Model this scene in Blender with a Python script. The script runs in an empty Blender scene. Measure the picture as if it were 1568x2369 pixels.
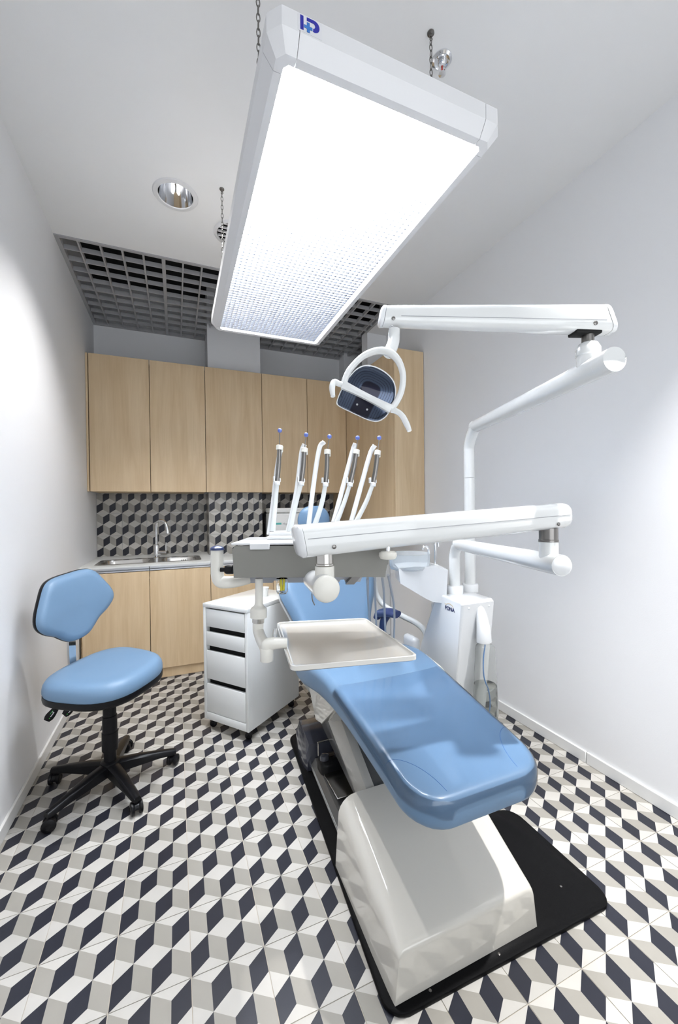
import bpy, bmesh, math, random
from mathutils import Vector, Matrix

random.seed(7)
SC = bpy.context.scene
C = SC.collection
PI = math.pi

# ------------------------------------------------------------------ camera
cam_d = bpy.data.cameras.new('camera')
cam_d.sensor_fit = 'VERTICAL'
cam_d.sensor_height = 36.0
cam_d.lens = 912.9 / 2369.0 * 36.0
cam_d.clip_start = 0.02
cam_d.clip_end = 60
cam = bpy.data.objects.new('camera', cam_d)
C.objects.link(cam)
yaw, pitch, roll = 0.3910956, -0.0092478, 0.0109178
fw = Vector((math.sin(yaw) * math.cos(pitch), math.cos(yaw) * math.cos(pitch), math.sin(pitch)))
rt = Vector((math.cos(yaw), -math.sin(yaw), 0))
dn = fw.cross(rt)
rt2 = rt * math.cos(roll) + dn * math.sin(roll)
dn2 = dn * math.cos(roll) - rt * math.sin(roll)
cam.matrix_world = Matrix(((rt2.x, -dn2.x, -fw.x, 0), (rt2.y, -dn2.y, -fw.y, 0), (rt2.z, -dn2.z, -fw.z, 1.283), (0, 0, 0, 1)))
SC.camera = cam

# ------------------------------------------------------------------ world, exposure
w = bpy.data.worlds.new('world')
SC.world = w
w.use_nodes = True
w.node_tree.nodes['Background'].inputs[0].default_value = (0.9, 0.95, 1.0, 1)
w.node_tree.nodes['Background'].inputs[1].default_value = 0.05
SC.view_settings.view_transform = 'Standard'
SC.view_settings.look = 'None'
SC.view_settings.gamma = 1.0
SC.view_settings.use_curve_mapping = False
SC.view_settings.exposure = 0.33
SC.cycles.max_bounces = 8
SC.cycles.diffuse_bounces = 4
SC.cycles.glossy_bounces = 5
SC.cycles.transmission_bounces = 7
SC.cycles.use_light_tree = False
PANEL_EMISSION = 22.0
SPOT_POWER = 85.0
SPOT_POWER2 = 330.0

# daylight coming in through the window behind the photographer
wl = bpy.data.lights.new('window_daylight', 'AREA')
wl.shape = 'RECTANGLE'; wl.size = 1.9; wl.size_y = 1.5
wl.energy = 24.0; wl.color = (0.92, 0.96, 1.0)
wlo = bpy.data.objects.new('window_daylight', wl); C.objects.link(wlo)
wlo.location = (0.6, -1.02, 1.55); wlo.rotation_euler = (math.radians(90), 0, 0)
# ------------------------------------------------------------------ materials
MATS = {}
def nodes(name):
    m = bpy.data.materials.new(name)
    m.use_nodes = True
    MATS[name] = m
    nt = m.node_tree
    return m, nt, nt.nodes['Principled BSDF']
def mat(name, col, rough=0.5, metal=0.0, bump=0.0, bscale=60.0, var=0.0, vscale=4.0, coat=0.0, trans=0.0, ior=1.45, spec=0.5, alpha=1.0, emit=None, estr=0.0):
    m, nt, p = nodes(name)
    p.inputs['Base Color'].default_value = (*col, 1)
    p.inputs['Roughness'].default_value = rough
    p.inputs['Metallic'].default_value = metal
    p.inputs['Coat Weight'].default_value = coat
    p.inputs['Coat Roughness'].default_value = 0.04
    p.inputs['Transmission Weight'].default_value = trans
    p.inputs['IOR'].default_value = ior
    p.inputs['Specular IOR Level'].default_value = spec
    p.inputs['Alpha'].default_value = alpha
    if emit:
        p.inputs['Emission Color'].default_value = (*emit, 1)
        p.inputs['Emission Strength'].default_value = estr
    if bump or var:
        tc = nt.nodes.new('ShaderNodeTexCoord')
    if bump:
        n = nt.nodes.new('ShaderNodeTexNoise'); n.inputs['Scale'].default_value = bscale; n.inputs['Detail'].default_value = 4
        nt.links.new(tc.outputs['Object'], n.inputs['Vector'])
        b = nt.nodes.new('ShaderNodeBump'); b.inputs['Strength'].default_value = bump; b.inputs['Distance'].default_value = 0.002
        nt.links.new(n.outputs['Fac'], b.inputs['Height']); nt.links.new(b.outputs['Normal'], p.inputs['Normal'])
    if var:
        n2 = nt.nodes.new('ShaderNodeTexNoise'); n2.inputs['Scale'].default_value = vscale; n2.inputs['Detail'].default_value = 5
        nt.links.new(tc.outputs['Object'], n2.inputs['Vector'])
        mx = nt.nodes.new('ShaderNodeMix'); mx.data_type = 'RGBA'
        mx.inputs[6].default_value = (*[c * (1 - var) for c in col], 1)
        mx.inputs[7].default_value = (*[min(1, c * (1 + var)) for c in col], 1)
        nt.links.new(n2.outputs['Fac'], mx.inputs[0]); nt.links.new(mx.outputs[2], p.inputs['Base Color'])
    return m
def mat_tile(name, col, rough=0.35):
    m, nt, p = nodes(name)
    oi = nt.nodes.new('ShaderNodeObjectInfo')
    mr = nt.nodes.new('ShaderNodeMapRange')
    mr.inputs['To Min'].default_value = 0.90; mr.inputs['To Max'].default_value = 1.05
    nt.links.new(oi.outputs['Random'], mr.inputs['Value'])
    tc = nt.nodes.new('ShaderNodeTexCoord')
    n = nt.nodes.new('ShaderNodeTexNoise'); n.inputs['Scale'].default_value = 14; n.inputs['Detail'].default_value = 6
    nt.links.new(tc.outputs['Object'], n.inputs['Vector'])
    mr2 = nt.nodes.new('ShaderNodeMapRange'); mr2.inputs['To Min'].default_value = 0.93; mr2.inputs['To Max'].default_value = 1.07
    nt.links.new(n.outputs['Fac'], mr2.inputs['Value'])
    mu = nt.nodes.new('ShaderNodeMath'); mu.operation = 'MULTIPLY'
    nt.links.new(mr.outputs[0], mu.inputs[0]); nt.links.new(mr2.outputs[0], mu.inputs[1])
    v = nt.nodes.new('ShaderNodeVectorMath'); v.operation = 'SCALE'
    v.inputs[0].default_value = col
    nt.links.new(mu.outputs[0], v.inputs['Scale'])
    nt.links.new(v.outputs[0], p.inputs['Base Color'])
    p.inputs['Roughness'].default_value = rough
    p.inputs['Specular IOR Level'].default_value = 0.35
    b = nt.nodes.new('ShaderNodeBump'); b.inputs['Strength'].default_value = 0.05; b.inputs['Distance'].default_value = 0.001
    nt.links.new(n.outputs['Fac'], b.inputs['Height']); nt.links.new(b.outputs['Normal'], p.inputs['Normal'])
    return m
def mat_wood(name, c1, c2, rough=0.42):
    m, nt, p = nodes(name)
    tc = nt.nodes.new('ShaderNodeTexCoord')
    oi = nt.nodes.new('ShaderNodeObjectInfo')
    ad = nt.nodes.new('ShaderNodeVectorMath'); ad.operation = 'ADD'
    sc = nt.nodes.new('ShaderNodeVectorMath'); sc.operation = 'SCALE'; sc.inputs[0].default_value = (3, 5, 7)
    nt.links.new(oi.outputs['Random'], sc.inputs['Scale'])
    nt.links.new(tc.outputs['Object'], ad.inputs[0]); nt.links.new(sc.outputs[0], ad.inputs[1])
    mp = nt.nodes.new('ShaderNodeMapping'); mp.inputs['Scale'].default_value = (9, 9, 0.9)
    nt.links.new(ad.outputs[0], mp.inputs['Vector'])
    n = nt.nodes.new('ShaderNodeTexNoise'); n.inputs['Scale'].default_value = 1.6; n.inputs['Detail'].default_value = 8; n.inputs['Distortion'].default_value = 0.8
    nt.links.new(mp.outputs[0], n.inputs['Vector'])
    mp2 = nt.nodes.new('ShaderNodeMapping'); mp2.inputs['Scale'].default_value = (120, 120, 4)
    nt.links.new(ad.outputs[0], mp2.inputs['Vector'])
    n2 = nt.nodes.new('ShaderNodeTexNoise'); n2.inputs['Scale'].default_value = 1.0; n2.inputs['Detail'].default_value = 3
    nt.links.new(mp2.outputs[0], n2.inputs['Vector'])
    mu = nt.nodes.new('ShaderNodeMath'); mu.operation = 'MULTIPLY_ADD'; mu.inputs[1].default_value = 0.35
    nt.links.new(n2.outputs['Fac'], mu.inputs[0]); nt.links.new(n.outputs['Fac'], mu.inputs[2])
    r = nt.nodes.new('ShaderNodeValToRGB')
    r.color_ramp.elements[0].position = 0.42; r.color_ramp.elements[0].color = (*c1, 1)
    r.color_ramp.elements[1].position = 0.95; r.color_ramp.elements[1].color = (*c2, 1)
    nt.links.new(mu.outputs[0], r.inputs[0]); nt.links.new(r.outputs[0], p.inputs['Base Color'])
    p.inputs['Roughness'].default_value = rough
    p.inputs['Specular IOR Level'].default_value = 0.35
    return m

mat('wall_paint', (0.845, 0.85, 0.865), 0.65, bump=0.12, bscale=220)
mat('ceiling_paint', (0.86, 0.86, 0.86), 0.75, bump=0.06, bscale=180)
mat('recess_grey', (0.42, 0.42, 0.43), 0.8, bump=0.06, bscale=180)
mat('plenum_black', (0.012, 0.012, 0.013), 0.9, bump=0.1)
mat('grout', (0.50, 0.45, 0.38), 0.85, bump=0.2, bscale=300)
mat_tile('tile_white', (0.53, 0.51, 0.475))
mat_tile('tile_grey', (0.33, 0.312, 0.278))
mat_tile('tile_dark', (0.021, 0.0225, 0.033))
mat_wood('maple', (0.64, 0.465, 0.275), (0.77, 0.60, 0.39))
mat('maple_edge', (0.12, 0.07, 0.035), 0.6, var=0.1)
mat('white_skirting', (0.80, 0.80, 0.79), 0.35, var=0.02)
mat('grid_grey', (0.40, 0.40, 0.41), 0.5, var=0.03)
mat('worktop', (0.78, 0.79, 0.77), 0.35, var=0.02, vscale=40)
mat('aluminium', (0.72, 0.73, 0.75), 0.35, 1.0, bump=0.05, bscale=300)
mat('steel', (0.55, 0.53, 0.50), 0.22, 1.0, bump=0.03, bscale=200)
mat('chrome', (0.82, 0.83, 0.85), 0.06, 1.0, var=0.01)
mat('dark_steel', (0.22, 0.21, 0.20), 0.3, 1.0, var=0.03)
mat('white_plastic', (0.74, 0.75, 0.76), 0.22, coat=0.4, var=0.01)
mat('white_lacquer', (0.72, 0.73, 0.725), 0.14, coat=0.5, var=0.01)
mat('drawer_white', (0.82, 0.83, 0.82), 0.16, coat=0.4, var=0.01)
mat('cream_plastic', (0.74, 0.72, 0.66), 0.3, coat=0.2, var=0.01)
mat('tray_gloss', (0.72, 0.70, 0.655), 0.10, coat=0.8, var=0.01)
mat('lamp_white', (0.72, 0.72, 0.73), 0.4, var=0.01)
mat('blue_vinyl', (0.132, 0.224, 0.348), 0.36, bump=0.05, bscale=500, var=0.03, vscale=6, coat=0.12)
mat('stool_vinyl', (0.16, 0.265, 0.40), 0.42, bump=0.06, bscale=500, var=0.03, vscale=6)
mat('seam_blue', (0.06, 0.16, 0.36), 0.5, var=0.05)
mat('black_plastic', (0.006, 0.006, 0.0075), 0.36, bump=0.05, bscale=300, spec=0.28)
mat('black_mat', (0.003, 0.003, 0.0035), 0.5, bump=0.15, bscale=400, spec=0.12)
mat('navy_plastic', (0.025, 0.04, 0.12), 0.35, var=0.03)
mat('panel_grey', (0.23, 0.225, 0.205), 0.38, bump=0.08, bscale=600)
mat('chassis_grey', (0.36, 0.37, 0.40), 0.35, 0.5, bump=0.05, bscale=300)
mat('base_dark', (0.045, 0.048, 0.065), 0.22, coat=0.5, var=0.03)
mat('base_side', (0.10, 0.10, 0.098), 0.3, coat=0.3, var=0.02)
mat('cover_ivory', (0.64, 0.615, 0.56), 0.07, coat=0.7, var=0.01)
mat('beam_grey', (0.42, 0.41, 0.38), 0.18, coat=0.5, var=0.02)
mat('gap_black', (0.004, 0.004, 0.004), 0.8, var=0.02)
mat('hose_grey', (0.62, 0.64, 0.64), 0.4, var=0.02)
mat('cord_grey', (0.34, 0.35, 0.37), 0.45, var=0.02)
mat('blue_ball', (0.12, 0.17, 0.50), 0.35, var=0.03)
mat('sign_navy', (0.012, 0.02, 0.10), 0.4, var=0.02)
mat('logo_navy', (0.01, 0.012, 0.32), 0.4, var=0.02)
mat('logo_blue', (0.03, 0.17, 0.52), 0.4, var=0.02)
mat('sticker', (0.70, 0.70, 0.72), 0.3, var=0.02)
mat('gold_line', (0.62, 0.42, 0.15), 0.5, var=0.02)
mat('teal', (0.10, 0.46, 0.43), 0.4, var=0.02)
mat('text_grey', (0.30, 0.31, 0.32), 0.5, var=0.02)
mat('green_print', (0.06, 0.5, 0.08), 0.5, var=0.02)
mat('white_print', (0.75, 0.75, 0.78), 0.5, var=0.02)
mat('glass_clear', (0.97, 0.98, 0.98), 0.03, trans=1.0, ior=1.25, var=0.0)
mat('bowl_glass', (0.90, 0.94, 0.97), 0.12, trans=0.75, ior=1.3)
mat('bottle_plastic', (0.95, 0.96, 0.95), 0.04, trans=0.97, ior=1.2)
mat('water', (0.82, 0.85, 0.84), 0.02, trans=0.97, ior=1.06)
mat('yellow', (0.85, 0.75, 0.05), 0.4, var=0.03)
mat('brass', (0.35, 0.25, 0.10), 0.35, 1.0, var=0.05)
mat('dark_glass', (0.012, 0.010, 0.010), 0.08, coat=0.5, var=0.05)
mat('appliance_white', (0.78, 0.78, 0.76), 0.3, var=0.01)
mat('tube_blue', (0.10, 0.25, 0.55), 0.4, var=0.03)
mat('red_bulb', (0.5, 0.03, 0.02), 0.1, var=0.03)
mat('emitter', (0.9, 0.9, 0.9), 0.5, emit=(0.93, 0.965, 1.0), estr=PANEL_EMISSION)
mat('lamp_bulb', (0.9, 0.9, 0.9), 0.5, emit=(1.0, 0.97, 0.93), estr=12.0)
mat('louvre', (0.72, 0.74, 0.78), 0.14, metal=1.0, var=0.02)
# clear film: mostly see-through with a sharp gloss
m, nt, p = nodes('clear_film')
tr = nt.nodes.new('ShaderNodeBsdfTransparent'); tr.inputs[0].default_value = (0.965, 0.975, 0.985, 1)
gl = nt.nodes.new('ShaderNodeBsdfGlossy'); gl.inputs['Roughness'].default_value = 0.12
tc = nt.nodes.new('ShaderNodeTexCoord'); nz = nt.nodes.new('ShaderNodeTexNoise'); nz.inputs['Scale'].default_value = 7; nz.inputs['Detail'].default_value = 3
bp = nt.nodes.new('ShaderNodeBump'); bp.inputs['Strength'].default_value = 0.25; bp.inputs['Distance'].default_value = 0.01
nt.links.new(tc.outputs['Object'], nz.inputs['Vector']); nt.links.new(nz.outputs['Fac'], bp.inputs['Height']); nt.links.new(bp.outputs['Normal'], gl.inputs['Normal'])
fr = nt.nodes.new('ShaderNodeFresnel'); fr.inputs['IOR'].default_value = 1.45
ms = nt.nodes.new('ShaderNodeMixShader')
nt.links.new(fr.outputs[0], ms.inputs[0]); nt.links.new(tr.outputs[0], ms.inputs[1]); nt.links.new(gl.outputs[0], ms.inputs[2])
nt.links.new(ms.outputs[0], nt.nodes['Material Output'].inputs['Surface'])
nt.nodes.remove(p)
# operating light reflector: dark blue mirror with thin nested arch lines
m, nt, p = nodes('reflector_blue')
tc = nt.nodes.new('ShaderNodeTexCoord')
sp = nt.nodes.new('ShaderNodeSeparateXYZ'); nt.links.new(tc.outputs['Object'], sp.inputs[0])
def mth(op, a, b=None, c=None):
    n = nt.nodes.new('ShaderNodeMath'); n.operation = op
    for i, v in enumerate((a, b, c)):
        if v is None: continue
        if isinstance(v, (int, float)): n.inputs[i].default_value = v
        else: nt.links.new(v, n.inputs[i])
    return n.outputs[0]
ax = mth('POWER', mth('ABSOLUTE', mth('DIVIDE', sp.outputs[0], 0.105 * 0.6813)), 3.0)
ay = mth('POWER', mth('DIVIDE', mth('MAXIMUM', mth('SUBTRACT', sp.outputs[2], 0.025 * 0.6813), 0.0), 0.100 * 0.6813), 3.0)
rr = mth('POWER', mth('ADD', ax, ay), 1.0 / 3.0)
line = mth('LESS_THAN', mth('FRACT', mth('MULTIPLY', rr, 11.0)), 0.15)
core = mth('LESS_THAN', rr, 0.36)
dark = mth('MAXIMUM', line, core)
mx = nt.nodes.new('ShaderNodeMix'); mx.data_type = 'RGBA'
mx.inputs[6].default_value = (0.055, 0.075, 0.12, 1); mx.inputs[7].default_value = (0.008, 0.008, 0.02, 1)
nt.links.new(dark, mx.inputs[0]); nt.links.new(mx.outputs[2], p.inputs['Base Color'])
p.inputs['Metallic'].default_value = 0.9
p.inputs['Roughness'].default_value = 0.16
p.inputs['Coat Weight'].default_value = 0.5
# ------------------------------------------------------------------ mesh helpers
def catmull(pts, n=6, closed=False):
    pts = [Vector(p) for p in pts]
    N = len(pts); out = []
    rng = N if closed else N - 1
    for i in range(rng):
        if closed:
            p0, p1, p2, p3 = pts[(i - 1) % N], pts[i], pts[(i + 1) % N], pts[(i + 2) % N]
        else:
            p1, p2 = pts[i], pts[i + 1]
            p0 = pts[i - 1] if i > 0 else p1 * 2 - p2
            p3 = pts[i + 2] if i + 2 < N else p2 * 2 - p1
        for k in range(n):
            t = k / n
            out.append(0.5 * ((2 * p1) + (p2 - p0) * t + (2 * p0 - 5 * p1 + 4 * p2 - p3) * t * t + (3 * p1 - p0 - 3 * p2 + p3) * t ** 3))
    if not closed: out.append(pts[-1])
    return out
class B:
    def __init__(self):
        self.bm = bmesh.new()
    def face(self, pts, mi=0):
        f = self.bm.faces.new([self.bm.verts.new(Vector(p)) for p in pts]); f.material_index = mi; return f
    def box(self, a, b, r=0.0, seg=2, M=None, mi=0):
        a = Vector(a); b = Vector(b)
        vs = [self.bm.verts.new((x, y, z)) for z in (a.z, b.z) for y in (a.y, b.y) for x in (a.x, b.x)]
        fs = [self.bm.faces.new([vs[i] for i in q]) for q in ((0, 2, 3, 1), (4, 5, 7, 6), (0, 1, 5, 4), (2, 6, 7, 3), (0, 4, 6, 2), (1, 3, 7, 5))]
        for f in fs: f.material_index = mi
        es = list({e for f in fs for e in f.edges})
        if r > 0:
            res = bmesh.ops.bevel(self.bm, geom=es, offset=r, segments=seg, affect='EDGES', profile=0.5)
            allv = list({v for f in res['faces'] for v in f.verts} | {v for v in vs if v.is_valid})
            for f in res['faces']: f.material_index = mi
        else: allv = vs
        if M is not None: bmesh.ops.transform(self.bm, matrix=M, verts=allv)
        return self
    def rings(self, rings, caps=True, closed_ring=True, loop=False, mi=0):
        R = [[self.bm.verts.new(Vector(p)) for p in r] for r in rings]
        n = len(R[0]); m_ = len(R)
        for i in range(m_ if loop else m_ - 1):
            a, b = R[i], R[(i + 1) % m_]
            for j in range(n if closed_ring else n - 1):
                k = (j + 1) % n
                f = self.bm.faces.new((a[j], a[k], b[k], b[j])); f.material_index = mi
        if caps and not loop:
            f = self.bm.faces.new(list(reversed(R[0]))); f.material_index = mi
            f = self.bm.faces.new(R[-1]); f.material_index = mi
        return self
    def tube(self, pts, r, n=14, smooth=6, caps=True, flat=1.0, up=None, mi=0):
        if smooth: 
            rr = r if isinstance(r, (list, tuple)) else [r] * len(pts)
            P = catmull(pts, smooth); rad = [x[0] for x in catmull([(v, 0, 0) for v in rr], smooth)]
        else:
            P = [Vector(p) for p in pts]; rad = list(r) if isinstance(r, (list, tuple)) else [r] * len(P)
        T = []
        for i in range(len(P)):
            t = P[min(i + 1, len(P) - 1)] - P[max(i - 1, 0)]
            T.append(t.normalized())
        u = Vector(up) if up else (Vector((0, 0, 1)) if abs(T[0].z) < 0.9 else Vector((1, 0, 0)))
        N = (u - T[0] * u.dot(T[0])).normalized()
        rings = []
        for i in range(len(P)):
            N = (N - T[i] * N.dot(T[i])).normalized(); Bn = T[i].cross(N)
            rings.append([P[i] + N * (math.cos(2 * PI * k / n) * rad[i]) + Bn * (math.sin(2 * PI * k / n) * rad[i] * flat) for k in range(n)])
        return self.rings(rings, caps, mi=mi)
    def lathe(self, prof, c=(0, 0, 0), axis=(0, 0, 1), n=28, caps=True, mi=0):
        ax = Vector(axis).normalized(); c = Vector(c)
        u = ax.orthogonal().normalized(); v = ax.cross(u)
        return self.rings([[c + ax * h + (u * math.cos(2 * PI * k / n) + v * math.sin(2 * PI * k / n)) * max(r, 1e-4) for k in range(n)] for r, h in prof], caps, mi=mi)
    def prism(self, poly, fn, t0, t1, r=0.0, seg=2, mi=0):
        """poly: 2D points; fn(u, v, t) -> 3D"""
        a = [self.bm.verts.new(Vector(fn(u, v, t0))) for u, v in poly]
        b = [self.bm.verts.new(Vector(fn(u, v, t1))) for u, v in poly]
        fs = [self.bm.faces.new(a), self.bm.faces.new(list(reversed(b)))]
        n = len(a)
        for i in range(n): fs.append(self.bm.faces.new((a[i], b[i], b[(i + 1) % n], a[(i + 1) % n])))
        for f in fs: f.material_index = mi
        if r > 0:
            es = list(set(fs[0].edges) | set(fs[1].edges))
            res = bmesh.ops.bevel(self.bm, geom=es, offset=r, segments=seg, affect='EDGES', profile=0.5)
            for f in res['faces']: f.material_index = mi
        return self
    def sphere(self, c, r, sc=(1, 1, 1), seg=20, ring=12, mi=0):
        c = Vector(c)
        prof = [[c + Vector((math.cos(2 * PI * k / seg) * math.sin(PI * i / ring) * r * sc[0], math.sin(2 * PI * k / seg) * math.sin(PI * i / ring) * r * sc[1], math.cos(PI * i / ring) * r * sc[2])) for k in range(seg)] for i in range(1, ring)]
        return self.rings(prof, True, mi=mi)
    def holed(self, outer, holes, fn, t0, t1=None, mi=0):
        """flat plate with holes; outer/holes are 2D loops; extruded t0->t1 when t1 given"""
        es = []
        loops = []
        for lp in [outer] + holes:
            vs = [self.bm.verts.new(Vector(fn(u, v, t0))) for u, v in lp]
            loops.append(vs)
            for i in range(len(vs)): es.append(self.bm.edges.new((vs[i], vs[(i + 1) % len(vs)])))
        res = bmesh.ops.triangle_fill(self.bm, edges=es, use_beauty=True, use_dissolve=False)
        fs = [g for g in res['geom'] if isinstance(g, bmesh.types.BMFace)]
        for f in fs: f.material_index = mi
        if t1 is not None:
            d = Vector(fn(0, 0, t1)) - Vector(fn(0, 0, t0))
            ex = bmesh.ops.extrude_face_region(self.bm, geom=fs)
            vs = [g for g in ex['geom'] if isinstance(g, bmesh.types.BMVert)]
            bmesh.ops.translate(self.bm, vec=d, verts=vs)
        return self
def circ(cx, cy, r, n=32, ry=None):
    return [(cx + r * math.cos(2 * PI * k / n), cy + (ry or r) * math.sin(2 * PI * k / n)) for k in range(n)]
def rrect(x0, y0, x1, y1, r, n=5):
    out = []
    for cx, cy, a in ((x1 - r, y1 - r, 0), (x0 + r, y1 - r, PI / 2), (x0 + r, y0 + r, PI), (x1 - r, y0 + r, 1.5 * PI)):
        for k in range(n + 1):
            t = a + PI / 2 * k / n
            out.append((cx + r * math.cos(t), cy + r * math.sin(t)))
    return out
XY = lambda u, v, t: (u, v, t)
YZ = lambda u, v, t: (t, u, v)
XZ = lambda u, v, t: (u, t, v)
def thing(name, label, cat, loc=(0, 0, 0), rz=0.0, group=None):
    o = bpy.data.objects.new(name, None)
    o.empty_display_size = 0.1
    C.objects.link(o)
    o.location = loc; o.rotation_euler = (0, 0, rz)
    tag(o, label, cat, group)
    return o
def tag(o, label=None, cat=None, group=None, kind=None):
    if label: o['label'] = label
    if cat: o['category'] = cat
    if group: o['group'] = group
    if kind: o['kind'] = kind
    return o
def wmat(o):
    m = Matrix.Translation(o.location) @ o.rotation_euler.to_matrix().to_4x4()
    return (wmat(o.parent) @ m) if o.parent else m
def obj(name, b, m, parent=None, local=False, ang=38, smooth=True, label=None, frame=None):
    """b: a B in world space (or in the parent's own space when local); frame: the part's own axes (world)"""
    bm = b.bm
    bmesh.ops.recalc_face_normals(bm, faces=bm.faces[:])
    M = Matrix.Identity(4)
    if frame is not None:
        bmesh.ops.transform(bm, matrix=frame.inverted(), verts=bm.verts[:])
    elif parent is not None and not local:
        bmesh.ops.transform(bm, matrix=wmat(parent).inverted(), verts=bm.verts[:])
    for e in bm.edges:
        if len(e.link_faces) == 2 and e.calc_face_angle(0) > math.radians(ang): e.smooth = False
    for f in bm.faces: f.smooth = smooth
    me = bpy.data.meshes.new(name)
    bm.to_mesh(me); bm.free()
    for x in (m if isinstance(m, (list, tuple)) else [m]): me.materials.append(MATS[x])
    o = bpy.data.objects.new(name, me)
    C.objects.link(o)
    if parent is not None: o.parent = parent
    if frame is not None:
        L = (wmat(parent).inverted() @ frame) if parent is not None else frame
        o.location = L.to_translation(); o.rotation_euler = L.to_euler()
    if label: o['label'] = label
    return o
def struct(name, b, m, label, cat, parent=None, **k):
    o = obj(name, b, m, parent, **k)
    tag(o, label, cat, None, 'structure')
    return o
def text_mesh(s, size, ext=0.0005, bold=False):
    cu = bpy.data.curves.new('lettering', 'FONT'); cu.body = s; cu.size = size; cu.extrude = ext
    if bold: cu.offset = size * 0.018
    to = bpy.data.objects.new('lettering', cu); C.objects.link(to)
    dg = bpy.context.evaluated_depsgraph_get(); dg.update()
    me = bpy.data.meshes.new_from_object(to.evaluated_get(dg))
    bpy.data.objects.remove(to); bpy.data.curves.remove(cu)
    return me
def lettering(name, s, size, m, parent, org, xdir, ydir, bold=False):
    me = text_mesh(s, size, bold=bold)
    me.materials.clear(); me.materials.append(MATS[m])
    x = Vector(xdir).normalized(); y = Vector(ydir).normalized(); z = x.cross(y)
    F = Matrix(((x.x, y.x, z.x, org[0]), (x.y, y.y, z.y, org[1]), (x.z, y.z, z.z, org[2]), (0, 0, 0, 1)))
    o = bpy.data.objects.new(name, me); C.objects.link(o)
    o.parent = parent
    L = wmat(parent).inverted() @ F
    o.location = L.to_translation(); o.rotation_euler = L.to_euler()
    return o
# ================================================================== THE ROOM
XL, XR, YB, YF, ZC = -0.652, 1.878, 4.05, -0.95, 2.93
b = B().box((XL - 0.1, YF, -0.05), (XL, YB + 0.1, 3.32))
wall_left = struct('wall_left', b, 'wall_paint', 'white painted side wall beside the blue wheeled stool', 'wall')
b = B().box((XR, YF, -0.05), (XR + 0.1, 3.45, 3.32)).box((XR, 3.45, -0.05), (XR + 0.1, YB, 2.0))
wall_right = struct('wall_right', b, 'wall_paint', 'white painted side wall behind the dental unit column', 'wall')
b = B().box((XL - 0.1, YB, -0.05), (2.3, YB + 0.1, 3.32))
wall_back = struct('wall_back', b, 'wall_paint', 'white end wall behind the maple cabinets and cube tiles', 'wall')
b = B().holed([(XL - .1, -.05), (XR + .1, -.05), (XR + .1, 3.32), (XL - .1, 3.32)], [[(-.36, .78), (1.56, .78), (1.56, 2.32), (-.36, 2.32)]], XZ, YF - .1, YF)
struct('wall_front', b, 'wall_paint', 'white wall with the window behind the photographer', 'wall')
b = B()
for q in ((-.36, .78, 1.56, .83), (-.36, 2.27, 1.56, 2.32), (-.36, .83, -.31, 2.27), (1.51, .83, 1.56, 2.27), (.575, .83, .625, 2.27)): b.box((q[0], YF - .045, q[1]), (q[2], YF - .005, q[3]), .004, 1)
struct('window_1', b, 'white_skirting', 'white framed window behind the photographer', 'window')
b = B().box((0.28, 3.75, 0.0), (0.755, YB - 0.001, 3.3))
wall_pillar = struct('wall_pillar', b, 'wall_paint', 'white square pillar rising behind the middle wall cabinets', 'pillar')
b = B().box((1.68, 3.33, 2.55), (2.3, 3.45, 2.95))
struct('wall_bulkhead', b, 'wall_paint', 'white bulkhead above the deep corner cupboard', 'wall')
b = B().box((1.69, 3.92, 2.0), (2.3, YB - 0.001, 3.3))
struct('wall_recess', b, 'wall_paint', 'shaded grey wall jog behind the deep corner cupboard', 'wall')
b = B().box((2.2, 3.45, 0), (2.3, YB - 0.001, 3.32))
struct('wall_recess_side', b, 'wall_paint', 'shaded end of the recess behind the bulkhead', 'wall')

VENT = (0.350, 2.43); DL = (0.02, 2.24); DL2 = (1.42, 0.47)
b = B().holed([(XL, YF), (XR, YF), (XR, 3.33), (1.68, 3.33), (1.68, 2.81), (XL, 2.81)],
              [circ(*DL, 0.087), circ(*VENT, 0.106), circ(*DL2, 0.087)], XY, ZC, ZC + 0.02)
ceiling = struct('ceiling', b, 'ceiling_paint', 'white plaster ceiling above the hanging luminaire', 'ceiling')
b = B().box((XL - 0.1, YF - 0.1, 3.32), (2.3, YB + 0.1, 3.36))
struct('ceiling_void', b, 'plenum_black', 'black void above the open cell ceiling', 'ceiling')

# floor: bedding slab + single tiles
b = B().box((XL - 0.1, YF - 0.1, -0.06), (2.3, YB + 0.1, -0.0022))
floor = struct('floor', b, 'grout', 'cement tile floor with black white and grey cube pattern', 'floor')

def clip(poly, u0, u1, v0, v1):
    for axis, lim, sgn in ((0, u0, 1), (0, u1, -1), (1, v0, 1), (1, v1, -1)):
        out = []
        for i in range(len(poly)):
            p, q = poly[i], poly[(i + 1) % len(poly)]
            dp, dq = sgn * (p[axis] - lim), sgn * (q[axis] - lim)
            if dp >= -1e-9: out.append(p)
            if (dp > 1e-9 and dq < -1e-9) or (dp < -1e-9 and dq > 1e-9):
                t = dp / (dp - dq); out.append((p[0] + (q[0] - p[0]) * t, p[1] + (q[1] - p[1]) * t))
        poly = out
        if len(poly) < 3: return []
    ar = 0.5 * abs(sum(poly[i][0] * poly[(i + 1) % len(poly)][1] - poly[(i + 1) % len(poly)][0] * poly[i][1] for i in range(len(poly))))
    return poly if ar > 1e-5 else []
T6 = 1 / 6
RH = [([(0, 1), (.25, 1 - T6), (.25, .5), (0, .5 + T6)], 1),
      ([(.25, 1 - T6), (.5, 1), (.5, .5 + T6), (.25, .5)], 2),
      ([(0, 1), (.25, 1 + T6), (.5, 1), (.25, 1 - T6)], 0)]
TS = 0.2
tile_cache = {}
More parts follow.
